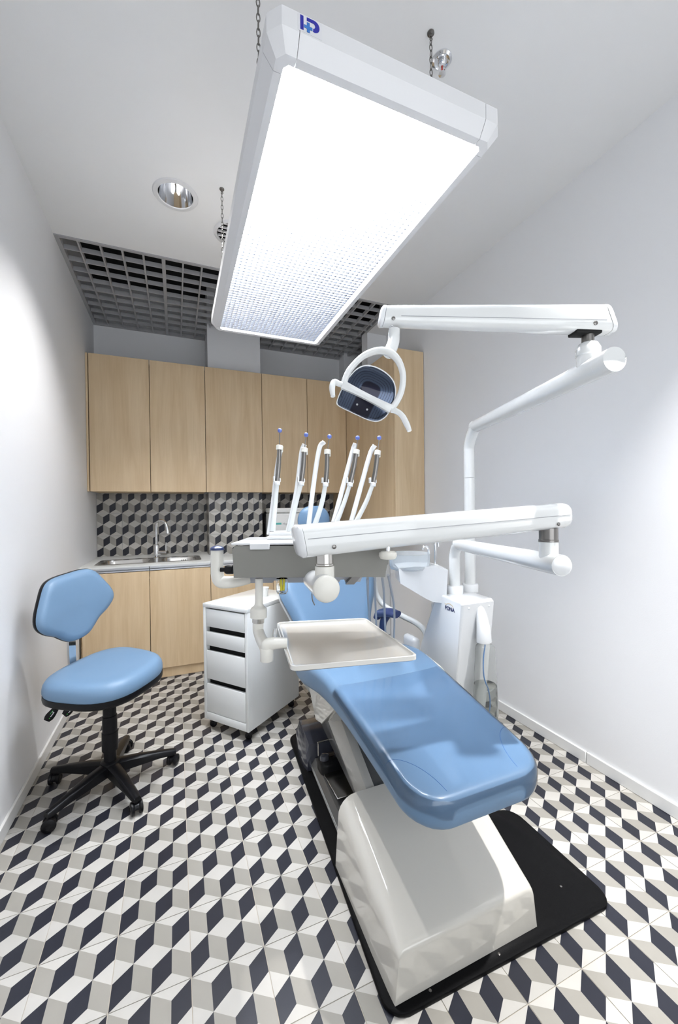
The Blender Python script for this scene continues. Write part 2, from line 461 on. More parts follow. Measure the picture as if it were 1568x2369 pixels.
def tile_mesh(u0, u1, v0, v1, gap=0.0055):
    key = tuple(round(x, 4) for x in (u0, u1, v0, v1))
    if key in tile_cache: return tile_cache[key]
    a0, a1, c0, c1 = max(u0, gap), min(u1, 1 - gap), max(v0, gap), min(v1, 1 - gap)
    bm = bmesh.new()
    vd = {}
    def V(u, v, z):
        k = (round(u, 5), round(v, 5), z)
        if k not in vd: vd[k] = bm.verts.new(((u - .5) * TS, (v - .5) * TS, z))
        return vd[k]
    for j in range(-3, 4):
        for i in range(-3, 4):
            su, sv = .5 * i + (.25 if j % 2 else 0), .5 * j
            for poly, mi in RH:
                q = clip([(u + su, v + sv) for u, v in poly], a0, a1, c0, c1)
                if q:
                    vs = []
                    for u, v in q:
                        x = V(u, v, 0.0)
                        if not vs or (x is not vs[-1] and x is not vs[0]): vs.append(x)
                    if len(vs) >= 3:
                        try:
                            f = bm.faces.new(vs); f.material_index = mi
                        except ValueError: pass
    cs = [(a0, c0), (a1, c0), (a1, c1), (a0, c1)]
    for i in range(4):
        p, q = cs[i], cs[(i + 1) % 4]
        f = bm.faces.new([bm.verts.new(((p[0] - .5) * TS, (p[1] - .5) * TS, 0)), bm.verts.new(((p[0] - .5) * TS, (p[1] - .5) * TS, -.006)),
                          bm.verts.new(((q[0] - .5) * TS, (q[1] - .5) * TS, -.006)), bm.verts.new(((q[0] - .5) * TS, (q[1] - .5) * TS, 0))])
    for f in bm.faces:
        if f.normal.z < -0.5: f.normal_flip()
    me = bpy.data.meshes.new('tile')
    bm.to_mesh(me); bm.free()
    for x in ('tile_white', 'tile_grey', 'tile_dark'): me.materials.append(MATS[x])
    tile_cache[key] = me
    return me
def lay(parent, me, loc, rot=(0, 0, 0)):
    o = bpy.data.objects.new('tile', me); C.objects.link(o)
    o.parent = parent; o.location = loc; o.rotation_euler = rot
    return o
GX, GY = 0.021, 1.349
for i in range(-4, 10):
    x0 = GX + TS * i
    u0, u1 = max(0, (XL + .001 - x0) / TS), min(1, (XR - .001 - x0) / TS)
    if u1 - u0 < .02: continue
    for j in range(-12, 11):
        y0 = GY + TS * j
        v0, v1 = max(0, (YF + .001 - y0) / TS), min(1, (3.40 - y0) / TS)
        if v1 - v0 < .02: continue
        jit = random.uniform(-.0004, .0003)
        lay(floor, tile_mesh(u0, u1, v0, v1), (x0 + TS / 2, y0 + TS / 2, jit))
# wall tiles between worktop and wall cabinets
ZT0 = 0.861
def wall_tiles(parent, xa, xb, ya, org, rot, axis):
    n0 = math.floor((xa - org) / TS) - 1
    for i in range(n0, n0 + 10):
        x0 = org + TS * i
        u0, u1 = max(0, (xa - x0) / TS), min(1, (xb - x0) / TS)
        if u1 - u0 < .03: continue
        for j in range(0, 3):
            z0 = ZT0 + TS * j
            v0, v1 = max(0, (0.876 - z0) / TS), min(1, (1.438 - z0) / TS)
            c = x0 + TS / 2
            loc = (c, ya, z0 + TS / 2) if axis == 'x' else (ya, -c, z0 + TS / 2)
            lay(parent, tile_mesh(u0, u1, v0, v1), loc, rot)
wall_tiles(wall_back, XL + .002, 0.279, YB - .007, XL, (PI / 2, 0, 0), 'x')
wall_tiles(wall_back, 0.757, 1.598, YB - .007, 0.757, (PI / 2, 0, 0), 'x')
wall_tiles(wall_pillar, 0.274, 0.755, 3.743, 0.274, (PI / 2, 0, 0), 'x')
wall_tiles(wall_pillar, -4.04, -3.745, 0.273, -4.04, (PI / 2, 0, -PI / 2), 'y')

# skirting boards
b = B().box((XL, YF, 0.0005), (XL + .012, 3.279, .058), .002, 1)
struct('baseboard_left', b, 'white_skirting', 'low white skirting board along the stool side wall', 'baseboard')
bo = struct('baseboard_right', B().box((XR - .012, 1.342, 0.0005), (XR, 3.28, .058), .002, 1), 'white_skirting', 'low white skirting board along the dental unit side wall', 'baseboard')
obj('board', B().box((XR - .012, YF, 0.0005), (XR, 1.339, .058), .002, 1), 'white_skirting', bo)

# ------------------------------------------------------------------ open cell ceiling grille
g = thing('ceiling_grille', 'grey open cell ceiling grille over the maple cabinets', 'ceiling grille', (0.3, 3.4, ZC - .04))
def slat(a, c, name='slat'):
    return obj(name, B().box(a, c), 'grid_grey', g)
gx0, gx1, gy0, gy1 = XL + .001, 1.679, 2.812, YB - .001
z0, z1 = 2.926, 2.956
slat((gx0, gy0, z0 - .001), (gx1, gy0 + .022, z0 + .03), 'frame_bar')
slat((gx0, gy1 - .024, z0 - .001), (0.279, gy1, z0 + .03), 'frame_bar')
slat((0.756, gy1 - .024, z0 - .001), (1.689, gy1, z0 + .03), 'frame_bar')
slat((gx0, gy0 + .022, z0 - .001), (gx0 + .024, gy1 - .024, z0 + .03), 'frame_bar')
slat((1.657, gy0 + .022, z0 - .001), (1.679, 3.329, z0 + .03), 'frame_bar')
k = -5
while True:
    x = -0.055 + .12 * k
    if x > 2.15: break
    t = .011 if k % 5 == 0 else .005
    if x > gx0 + .03:
        ya = gy0 + .022 if x < 1.65 else 3.46
        yb = gy1 - .024 if x < 1.68 else 3.919
        if 0.27 < x < 0.765: yb = 3.749
        if not (1.64 < x < 1.69): slat((x - t, ya, z0), (x + t, yb, z1))
    k += 1
for k in range(0, 11):
    y = 2.945 + .12 * k
    if y > gy1 - .03: break
    t = .009 if k % 5 == 4 else .004
    xe = 1.656 if y < 3.32 else (1.656 if y < 3.47 else (2.195 if y < 3.9 else 1.685))
    if y > 3.745:
        slat((gx0 + .025, y - t, z0 + .0005), (0.278, y + t, z1 - .0005)); slat((0.757, y - t, z0 + .0005), (xe, y + t, z1 - .0005))
    else: slat((gx0 + .025, y - t, z0 + .0005), (xe, y + t, z1 - .0005))
# bright cell floors are open: black void is seen through them

# ------------------------------------------------------------------ wall cabinets
UX = [-0.632, -0.194, 0.248, 0.748, 1.187, 1.597]
UL = ['maple wall cabinet over the sink nearest the stool wall', 'maple wall cabinet over the mixer tap, left of the pillar', 'maple wall cabinet in front of the white pillar', 'maple wall cabinet just right of the pillar', 'maple wall cabinet next to the deep corner cupboard']
for i in range(5):
    x0, x1 = UX[i] + .002, UX[i + 1] - .002
    t = thing('wall_cabinet', UL[i], 'cabinet', ((x0 + x1) / 2, 3.85, 1.44), 0, 'maple wall cabinets')
    yb = 3.741 if i == 2 else (YB - .009 if True else 0)
    a0, a1 = x0, x1
    if i == 1: a1 = min(x1, .272)
    if i == 3: a0 = max(x0, .7575)
    obj('body', B().box((a0 + .002, 3.682, 1.452), (a1 - .002, yb, 2.53)), 'maple_edge', t)
    obj('door', B().box((x0, 3.66, 1.44), (x1, 3.68, 2.541), .0012, 1), 'maple', t)
    obj('bottom_panel', B().box((a0 + .001, 3.6815, 1.440), (a1 - .001, yb, 1.4515)), 'maple', t)
b = B().box((XL + .001, 3.66, 1.44), (UX[0] - .004, 3.70, 2.541), .001, 1)
o = obj('filler_strip', b, 'maple'); tag(o, 'narrow maple filler strip between wall cabinet and stool side wall', 'filler strip')

# ------------------------------------------------------------------ base cabinets
BX = [-0.634, -0.192, 0.247, 0.75, 1.187, 1.597]
BL = ['maple base cabinet under the sink nearest the stool wall', 'maple base cabinet under the tap, beside the white drawer unit', 'maple base cabinet behind the white drawer unit', 'maple base cabinet behind the dental chair backrest', 'maple base cabinet between the backrest and the plain white corner unit']
for i in range(5):
    x0, x1 = BX[i] + .002, BX[i + 1] - .002
    t = thing('base_cabinet', BL[i], 'cabinet', ((x0 + x1) / 2, 3.5, 0), 0, 'maple base cabinets')
    obj('body', B().box((x0 + .002, 3.312, .075), (x1 - .002, 3.73, .70)), 'maple_edge', t)
    obj('door', B().box((x0, 3.288, .078), (x1, 3.308, .826), .0012, 1), 'maple', t)
    obj('kick_board', B().box((x0, 3.304, .0015), (x1, 3.32, .0745)), 'maple', t)
    obj('grip_rail', B().prism([(3.289, .831), (3.289, .840), (3.305, .846), (3.305, .853), (3.290, .853), (3.290, .8615), (3.33, .8615), (3.33, .831)], YZ, x0 + .0005, x1 - .0005), 'aluminium', t)
b = B().box((XL + .013, 3.288, .0015), (BX[0] - .004, 3.33, .862), .001, 1)
o = obj('filler_strip', b, 'maple'); tag(o, 'narrow maple filler strip between base cabinet and stool side wall', 'filler strip')

# worktop with sink cut-out, notched round the pillar
SX0, SX1, SY0, SY1 = -0.572, 0.186, 3.375, 3.735
b = B().holed([(XL + .001, 3.278), (1.875, 3.278), (1.875, YB - .009), (.757, YB - .009), (.757, 3.741), (.270, 3.741), (.270, YB - .009), (XL + .001, YB - .009)],
              [rrect(SX0 + .012, SY0 + .012, SX1 - .012, SY1 - .012, .05)], XY, .863, .8755)
o = obj('worktop', b, 'worktop'); tag(o, 'thin white laminate worktop running over the base cabinets', 'worktop')

# sink
t = thing('kitchen_sink', 'double bowl stainless steel sink set into the white worktop', 'sink', (-.19, 3.55, .876))
bw = [(-0.535, 3.405, -0.20, 3.66), (-0.115, 3.405, 0.150, 3.66)]
b = B().holed(rrect(SX0, SY0, SX1, SY1, .055, 7), [rrect(*q, .07, 7) for q in bw], XY, .8762, .8785)
obj('rim', b, 'steel', t)
for q in bw:
    cx, cy = (q[0] + q[2]) / 2, (q[1] + q[3]) / 2
    R = []
    for f, z in ((1.0, .8785), (.975, .868), (.95, .82), (.92, .765), (.80, .748), (.25, .742)):
        R.append([(cx + (x - cx) * f, cy + (y - cy) * f, z) for x, y in rrect(*q, .07, 7)])
    bo = obj('bowl', B().rings(R, caps=False), 'steel', t)
    obj('drain', B().lathe([(.036, 0), (.036, .003), (.02, .004)], (cx, cy, .742)), 'chrome', bo)
for k in range(3):
    obj('overflow_slot', B().box((.035 + k * .014, 3.6385, .845), (.043 + k * .014, 3.6405, .858)), 'gap_black', t)
# tap
t = thing('mixer_tap', 'tall chrome mixer tap with curved spout behind the sink', 'tap', (-.158, 3.685, .8785))
cx, cy = -.158, 3.695
obj('body', B().lathe([(.026, .8787), (.026, .884), (.021, .888), (.021, .985), (.019, .99), (.015, .995)], (cx, cy, 0)), 'chrome', t)
sp_ = [(cx, cy, .985), (cx, cy, 1.10), (cx + .004, cy - .004, 1.16), (cx + .02, cy - .02, 1.19), (cx + .045, cy - .045, 1.197), (cx + .07, cy - .07, 1.18), (cx + .085, cy - .085, 1.14), (cx + .09, cy - .09, 1.105)]
obj('spout', B().tube(sp_, .0115, 16), 'chrome', t)
obj('aerator', B().tube([(cx + .0895, cy - .0895, 1.108), (cx + .091, cy - .091, 1.088)], .0135, 16, 0), 'chrome', t)
ha = obj('valve', B().tube([(cx + .018, cy - .012, .925), (cx + .085, cy - .05, .925)], .0175, 18, 0), 'chrome', t)
obj('lever', B().tube([(cx + .073, cy - .043, .94), (cx + .075, cy - .045, 1.01)], .005, 10, 0), 'chrome', ha)

# deep wall cupboard in the corner
ZB = 1.15
t = thing('wall_cupboard', 'deep maple wall cupboard in the corner by the side wall, reaching forward', 'cupboard', (1.74, 3.2, ZB))
obj('door', B().box((1.601, 2.71, ZB), (1.874, 2.729, 2.545), .0012, 1), 'maple', t)
obj('side_panel', B().box((1.600, 2.732, ZB), (1.619, 3.358, 2.545), .001, 1), 'maple', t)
obj('side_panel', B().box((1.600, 3.362, ZB), (1.619, YB - .01, 2.545), .001, 1), 'maple', t)
obj('carcass', B().box((1.6205, 2.732, ZB + .012), (1.872, 3.329, 2.538)), 'maple_edge', t)
obj('bottom_panel', B().box((1.6205, 2.732, ZB), (1.872, YB - .01, ZB + .0115)), 'maple', t)
obj('top_panel', B().box((1.6205, 2.732, 2.5385), (1.872, 3.329, 2.545)), 'maple', t)
# plain white unit under it
t = thing('corner_unit', 'plain white base unit in the corner under the deep wall cupboard', 'cabinet', (1.74, 3.6, 0))
obj('body', B().box((1.602, 3.310, .0015), (1.874, YB - .01, .8615), .001, 1), 'white_lacquer', t)
obj('door', B().box((1.602, 3.288, .078), (1.874, 3.3085, .856), .0015, 1), 'white_lacquer', t)
# things on the worktop right of the pillar
t = thing('sterilizer', 'white bench sterilizer with a teal stripe on the worktop', 'sterilizer', (1.02, 3.62, .8755))
o = obj('body', B().box((.800, 3.46, .879), (1.20, 3.80, 1.245), .012, 3), 'appliance_white', t)
obj('lid', B().box((.796, 3.452, 1.249), (1.204, 3.80, 1.292), .012, 3), 'appliance_white', t)
for x in (.83, 1.17):
    for y in (3.49, 3.77): obj('foot', B().lathe([(.012, 0), (.012, .005)], (x, y, .8757)), 'black_plastic', t)
obj('stripe', B().box((.816, 3.4588, 1.143), (.868, 3.4602, 1.160)), 'teal', t)
lettering('lettering', 'Hygeni', .026, 'text_grey', t, (.880, 3.4590, 1.142), (1, 0, 0), (0, 0, 1))
t = thing('glass_jug', 'dark glass jug with a handle beside the pillar', 'jug', (.83, 3.88, .8755))
obj('body', B().lathe([(.05, .8757), (.058, .89), (.058, 1.16), (.052, 1.19), (.052, 1.21), (.048, 1.21), (.048, 1.19)], (.825, 3.88, 0)), 'dark_glass', t)
obj('lid', B().lathe([(.054, 1.212), (.054, 1.235), (.03, 1.245), (.012, 1.262)], (.825, 3.88, 0)), 'black_plastic', t)
obj('handle', B().tube([(.775, 3.85, 1.15), (.770, 3.82, 1.145), (.768, 3.81, 1.09), (.770, 3.82, 1.02), (.775, 3.85, 1.0)], .007, 10), 'dark_glass', t)

# ------------------------------------------------------------------ ceiling fittings
def downlight(c, label, power, cone):
    t = thing('downlight', label, 'downlight', (c[0], c[1], ZC), 0, 'recessed ceiling downlights')
    obj('trim_ring', B().rings([[(c[0] + r * math.cos(a * PI / 24), c[1] + r * math.sin(a * PI / 24), z) for a in range(48)] for r, z in ((.086, ZC - .004), (.088, ZC - .008), (.108, ZC - .006), (.112, ZC - .0005), (.086, ZC - .0004))], caps=False, loop=True), 'lamp_white', t)
    obj('reflector', B().lathe([(.085, ZC - .003), (.080, ZC + .02), (.066, ZC + .07), (.048, ZC + .10), (.002, ZC + .115)], (c[0], c[1], 0), caps=False, n=40), 'chrome', t)
    obj('bulb', B().tube([(c[0] - .012, c[1], ZC + .10), (c[0] - .012, c[1], ZC + .055), (c[0] - .012, c[1], ZC + .05)], [.007, .007, .002], 10, 0), 'lamp_bulb', t)
    obj('bulb', B().tube([(c[0] + .012, c[1], ZC + .10), (c[0] + .012, c[1], ZC + .055), (c[0] + .012, c[1], ZC + .05)], [.007, .007, .002], 10, 0), 'lamp_bulb', t)
    ld = bpy.data.lights.new('downlight_lamp', 'SPOT')
    ld.energy = power; ld.spot_size = math.radians(cone); ld.spot_blend = 0.8 if cone > 100 else 1.0; ld.shadow_soft_size = 0.022
    ld.color = (1.0, 0.985, 0.965)
    lo = bpy.data.objects.new('downlight_lamp', ld); C.objects.link(lo)
    lo.parent = t; lo.location = (0, 0, 0.012)
    return t
downlight(DL, 'round chrome downlight recessed in the ceiling above the stool', SPOT_POWER, 108)
downlight(DL2, 'round chrome downlight recessed in the ceiling near the camera', SPOT_POWER2, 64)
# air valve
t = thing('air_vent', 'round white ceiling air valve beside the hanging luminaire', 'air vent', (*VENT, ZC))
obj('flange', B().rings([[(VENT[0] + r * math.cos(a * PI / 24), VENT[1] + r * math.sin(a * PI / 24), z) for a in range(48)] for r, z in ((.104, ZC - .002), (.106, ZC - .008), (.122, ZC - .005), (.126, ZC - .0005), (.104, ZC - .0004))], caps=False, loop=True), 'lamp_white', t)
obj('throat', B().lathe([(.1038, ZC), (.1038, ZC + .09), (.002, ZC + .09)], (*VENT, 0), caps=False), 'gap_black', t)
for k in range(-2, 3):
    y = VENT[1] + k * .036
    h = math.sqrt(.102 ** 2 - (k * .036) ** 2)
    obj('blade', B().box((VENT[0] - h, y - .004, ZC - .004), (VENT[0] + h, y + .004, ZC + .006)), 'lamp_white', t)
obj('blade', B().box((VENT[0] - .004, VENT[1] - .094, ZC + .007), (VENT[0] + .004, VENT[1] + .094, ZC + .017)), 'lamp_white', t)
# sprinkler
sx, sy = .926, 1.205
t = thing('sprinkler_head', 'chrome fire sprinkler head with red bulb on the ceiling', 'sprinkler', (sx, sy, ZC))
obj('escutcheon', B().lathe([(.036, ZC - .0003), (.036, ZC - .004), (.028, ZC - .009), (.024, ZC - .006), (.017, ZC - .006)], (sx, sy, 0)), 'chrome', t)
obj('body', B().lathe([(.013, ZC - .0065), (.013, ZC - .02), (.009, ZC - .022), (.008, ZC - .03)], (sx, sy, 0)), 'chrome', t)
for s in (-1, 1):
    obj('frame_arm', B().tube([(sx + s * .009, sy, ZC - .022), (sx + s * .012, sy, ZC - .035), (sx + s * .004, sy, ZC - .05)], .0025, 8), 'chrome', t)
obj('bulb', B().tube([(sx, sy, ZC - .030), (sx, sy, ZC - .047)], .003, 8, 0), 'red_bulb', t)
obj('deflector', B().lathe([(.004, ZC - .046), (.005, ZC - .052), (.013, ZC - .0525), (.013, ZC - .054), (.003, ZC - .055)], (sx, sy, 0)), 'chrome', t)

# ------------------------------------------------------------------ hanging luminaire
LX0, LX1, LY0, LY1, LZ = .222, .834, .865, 2.335, 2.30
t = thing('ceiling_luminaire', 'large white rectangular luminaire hanging on chains, lit', 'ceiling lamp', ((LX0 + LX1) / 2, (LY0 + LY1) / 2, LZ))
prof = [(.020, .0), (.0, .0), (-.024, .033), (-.024, .075), (.02, .075)]   # offset inward, height
cc = .045
def side_bar(a, c, n):
    """profile bar from a to c, inward normal n"""
    a, c, n = Vector(a), Vector(c), Vector(n)
    return B().rings([[p + n * o_ + Vector((0, 0, h)) for o_, h in prof] for p in (a, c)])
obj('frame_profile', side_bar((LX0 + cc, LY0, LZ), (LX1 - cc, LY0, LZ), (0, 1, 0)), 'lamp_white', t, ang=20)
obj('frame_profile', side_bar((LX0 + cc, LY1, LZ), (LX1 - cc, LY1, LZ), (0, -1, 0)), 'lamp_white', t, ang=20)
obj('frame_profile', side_bar((LX0, LY0 + cc, LZ), (LX0, LY1 - cc, LZ), (1, 0, 0)), 'lamp_white', t, ang=20)
obj('frame_profile', side_bar((LX1, LY0 + cc, LZ), (LX1, LY1 - cc, LZ), (-1, 0, 0)), 'lamp_white', t, ang=20)
for px, sxn in ((LX0, 1), (LX1, -1)):
    for py, syn in ((LY0, 1), (LY1, -1)):
        R = []
        for ox, oy, dx, dy in ((cc - .0015, 0, 0, 1), (.012, 0, .0, 1), (0, .012, 1, 0), (0, cc - .0015, 1, 0)):
            ring = []
            for o_, h in prof:
                o2 = o_
                ring.append((px + sxn * (ox + (dx * o2 if dx else (o2 if 0 < ox < .02 and False else 0))), py + syn * (oy + dy * o2), LZ + h))
            R.append(ring)
        # mitre the two middle rings: shift both axes outward / inward together
        R[1] = [(px + sxn * (.018 + o_ * .6), py + syn * (.0 + o_), LZ + h) for o_, h in prof]
        R[2] = [(px + sxn * (.0 + o_), py + syn * (.018 + o_ * .6), LZ + h) for o_, h in prof]
        obj('corner_cap', B().rings(R), 'lamp_white', t, ang=20)
obj('top_panel', B().box((LX0, LY0, LZ + .070), (LX1, LY1, LZ + .0749)), 'lamp_white', t)
obj('diffuser', B().box((LX0 + .0205, LY0 + .0205, LZ + .052), (LX1 - .0205, LY1 - .0205, LZ + .056)), 'emitter', t, label='glowing light panel above the louvre')
# louvre: fine egg-crate of crossing blades
b = B()
ix0, ix1, iy0, iy1 = LX0 + .0205, LX1 - .0205, LY0 + .0205, LY1 - .0205
zb, zt = LZ + .003, LZ + .019
nx = 27; ny = 66
for k in range(1, nx):
    x = ix0 + (ix1 - ix0) * k / nx
    b.rings([[(x - .0005, y, zb), (x + .0005, y, zb), (x + .0021, y, zt), (x - .0021, y, zt)] for y in (iy0, iy1)])
for k in range(1, ny):
    y = iy0 + (iy1 - iy0) * k / ny
    b.rings([[(x, y - .0005, zb + .0006), (x, y + .0005, zb + .0006), (x, y + .0021, zt), (x, y - .0021, zt)] for x in (ix0, ix1)])
lo = obj('louvre', b, 'louvre', t, smooth=False); lo['kind'] = 'stuff'
# sticker with the blue letters and cross
yn = LY0 - .024
def sq(pts, m, name, off):
    return obj(name, B().prism(pts, XZ, yn - off, yn - off + .0004), m, stick)
stick = obj('sticker', B().box((.262, yn - .0006, LZ + .0365), (.318, yn - .0002, LZ + .0735)), 'sticker', t, label='white sticker with blue letters and a cross')
z_ = LZ + .040
sq([(.267, z_), (.2745, z_), (.2745, z_ + .031), (.267, z_ + .031)], 'logo_navy', 'letter_stroke', .0012)
ro = [(.282, z_ + .0315), (.282, z_ + .024), (.297, z_ + .024)] + [(.297 + .0045 * math.sin(a), z_ + .0185 + .0055 * math.cos(a)) for a in [k * PI / 8 for k in range(1, 8)]] + [(.297, z_ + .013), (.2965, z_ + .006), (.2995, z_ + .0055)] + [(.2995 + .0125 * math.cos(a), z_ + .0185 + .013 * math.sin(a)) for a in [-PI / 2 + k * PI / 10 for k in range(1, 10)]] + [(.299, z_ + .0315)]
sq(ro, 'logo_navy', 'letter_stroke', .0012)
sq([(.282, z_ - .001), (.289, z_ - .001), (.289, z_ + .0065), (.295, z_ + .0065), (.295, z_ + .013), (.289, z_ + .013), (.289, z_ + .0205), (.282, z_ + .0205), (.282, z_ + .013), (.2755, z_ + .013), (.2755, z_ + .0065), (.282, z_ + .0065)], 'logo_blue', 'cross', .0016)
# chains
def link(b, c, vertical_dir):
    pts = []
    for k in range(10):
        a = 2 * PI * k / 10
        pts.append(Vector(c) + vertical_dir * (math.cos(a) * .0052) + Vector((0, 0, math.sin(a) * .013)))
    n = len(pts); R = []
    for i in range(n):
        tn = (pts[(i + 1) % n] - pts[i - 1]).normalized(); nrm = Vector((0, 0, 1)).cross(vertical_dir); bn = tn.cross(nrm)
        R.append([pts[i] + nrm * (.0016 * math.cos(q * PI / 2.5)) + bn * (.0016 * math.sin(q * PI / 2.5)) for q in range(5)])
    b.rings(R, loop=True)
for hx, hy in ((.839, 1.152), (.239, 1.152), (.239, 2.11), (.839, 2.11)):
    b = B(); z = ZC - .030; k = 0
    while z > LZ + .082:
        link(b, (hx, hy, z), Vector((1, 0, 0)) if k % 2 else Vector((0, 1, 0))); z -= .0215; k += 1
    ch = obj('chain', b, 'dark_steel', t)
    obj('ceiling_hook', B().lathe([(.012, ZC - .0003), (.012, ZC - .004), (.005, ZC - .006), (.004, ZC - .016)], (hx, hy, 0), n=14).tube([(hx, hy, ZC - .014), (hx + .006, hy, ZC - .020), (hx, hy, ZC - .027), (hx - .005, hy, ZC - .022)], .0016, 8), 'dark_steel', ch)
    obj('lamp_bracket', B().box((hx - .02, hy - .012, LZ + .075), (hx + .02, hy + .012, LZ + .083), .002, 1), 'lamp_white', ch)
# ================================================================== WHITE DRAWER UNIT
def caster(parent, c, ang, R=.021, name='caster', fork=.02, m='black_plastic'):
    """twin-wheel caster standing on the floor at c (x, y); ang: rolling direction"""
    ax = Vector((-math.sin(ang), math.cos(ang), 0)); f = Vector((math.cos(ang), math.sin(ang), 0))
    o = Vector((c[0], c[1], R + .0008))
    hood = B()
    hood.rings([[o + ax * s + f * (math.cos(a) * R * .82) + Vector((0, 0, math.sin(a) * R * .82)) for a in [PI * k / 10 - .35 for k in range(12)]] + [o + ax * s - f * .2 * R - Vector((0, 0, R * .1))] for s in (-R * .32, R * .32)])
    hood.tube([o + Vector((0, 0, R * .5)), o + Vector((0, 0, R * 1.0 + fork))], R * .3, 10, 0)
    h = obj(name, hood, m, parent)
    for s in (-1, 1):
        obj('wheel', B().lathe([(R * .5, 0), (R * .92, 0), (R, R * .12), (R, R * .42), (R * .86, R * .52), (R * .42, R * .58), (R * .38, R * .5)], o + ax * (s * R * .36), ax * s, 22), m, h)
    return h
DA = -0.891; DW, DD = .340, .484
fx, fy = .351, 2.182                       # front corner nearest the chair
t = thing('drawer_unit', 'white drawer unit on black casters between sink cabinets and chair', 'drawer unit', (fx, fy, 0), DA)
def dbox(name, a, c, m='drawer_white', r=.002, parent=None):
    return obj(name, B().box(a, c, r, 2), m, parent or t, local=True)
dbox('top', (-DW, -.002, .713), (0, DD, .736))
dbox('side_panel', (-.020, .0, .057), (0, DD, .7125)); dbox('side_panel', (-DW, .0, .057), (-DW + .020, DD, .7125))
dbox('bottom', (-DW + .0205, .0, .057), (-.0205, DD, .100)); dbox('back_panel', (-DW + .0205, DD - .012, .1005), (-.0205, DD, .7125))
dbox('interior', (-DW + .0205, .03, .1005), (-.0205, DD - .0125, .7125), 'gap_black', 0)
zz = [(.1035, .268), (.297, .462), (.492, .572), (.602, .705)]
for a, c in zz:
    dbox('drawer_front', (-DW + .023, .001, a), (-.023, .018, c))
for cx, cy in ((-.035, .04), (-DW + .035, .04), (-.035, DD - .04), (-DW + .035, DD - .04)):
    p_ = Matrix.Rotation(DA, 4, 'Z') @ Vector((cx, cy, 0)) + Vector((fx, fy, 0))
    caster(t, (p_.x, p_.y), DA + .6, .020, fork=.014)
p_ = Matrix.Rotation(DA, 4, 'Z') @ Vector((-.13, .30, 0)) + Vector((fx, fy, 0))
o = obj('paper_cup', B().lathe([(.024, 0), (.032, .055), (.030, .055), (.0225, .003)], (p_.x, p_.y, .7365)), 'appliance_white')
tag(o, 'small white cup standing on top of the drawer unit', 'cup')

# ================================================================== STOOL
ST = Vector((-.300, 2.105, 0)); PHI = math.radians(-36)
t = thing('stool', 'blue vinyl dentist stool with backrest on a black five star base', 'stool', ST, PHI)
# local frame: +x forward, y sideways
def sup(a, e, A, Bx):
    c, s = math.cos(a), math.sin(a)
    return A * abs(c) ** (2 / e) * (1 if c > 0 else -1), Bx * abs(s) ** (2 / e) * (1 if s > 0 else -1)
def seat_ring(f, z, tilt=.10, n=48):
    out = []
    for k in range(n):
        x, y = sup(2 * PI * k / n, 2.9, .205 * f, .225 * f)
        y *= 1 - .10 * (x / .205)          # slightly narrower in front
        out.append((x, y, z - tilt * x * .35 + .018 * (y / .225) ** 2 * 0 + tilt * y * .35))
    return out
cush = [(.99, .5005), (1.004, .510), (1.004, .524), (.988, .541), (.95, .555), (.88, .565), (.75, .568), (.5, .565), (.2, .563)]
obj('seat_cushion', B().rings([seat_ring(f, z) for f, z in cush]), 'stool_vinyl', t, local=True, ang=60)
obj('seat_shell', B().rings([seat_ring(f, z) for f, z in ((.80, .460), (.95, .466), (.995, .474), (1.004, .486), (1.0, .5005))]), 'black_plastic', t, local=True, ang=60)
# backrest, a curved pad on a chrome bar at the rear
half = [(0, .150), (.085, .148), (.130, .130), (.165, .080), (.200, .015), (.200, -.030), (.165, -.070), (.115, -.100), (.080, -.130), (.045, -.152), (0, -.158)]
outl = half + [(-x, y) for x, y in reversed(half[1:-1])]
outl = [(p.x, p.y) for p in catmull([(x, y, 0) for x, y in outl], 4, True)]
BRX, BRZ = -.215, .835
def br(s, h, d):
    """s sideways, h up, d toward the sitter; pad wraps forward at its sides"""
    x = BRX + d + .9 * s * s - .16 * h + .5 * max(0, -h) ** 2
    return (x, s, BRZ + h + .12 * s)
F = [(.0, .048), (.3, .046), (.6, .043), (.8, .040), (.92, .034), (.98, .022), (1.0, .006)]
obj('backrest_cushion', B().rings([[br(x * f if f else x * .02, y * f if f else y * .02, d) for x, y in outl] for f, d in F]), 'stool_vinyl', t, local=True, ang=60)
obj('backrest_shell', B().rings([[br(x * f, y * f, d) for x, y in outl] for f, d in ((1.0, .0055), (1.012, -.002), (1.0, -.012), (.9, -.02), (.4, -.024), (.05, -.024))]), 'black_plastic', t, local=True, ang=60)
obj('backrest_bar', B().rings([[(x + dx, y, z) for dx, y in ((-.006, -.018), (.006, -.018), (.006, .018), (-.006, .018))] for x, z in ((-.215, .80), (-.212, .60), (-.205, .455), (-.195, .438), (-.18, .432), (-.05, .432))]), 'chrome', t, local=True)
obj('mechanism', B().box((-.09, -.06, .436), (.09, .06, .466), .01, 2), 'black_plastic', t, local=True)
# gas column with telescoping sleeves
obj('gas_column', B().lathe([(.026, .085), (.026, .17), (.034, .172), (.034, .255), (.031, .258), (.031, .33), (.028, .333), (.028, .40), (.024, .402), (.024, .438)], (0, 0, 0)), 'black_plastic', t, local=True)
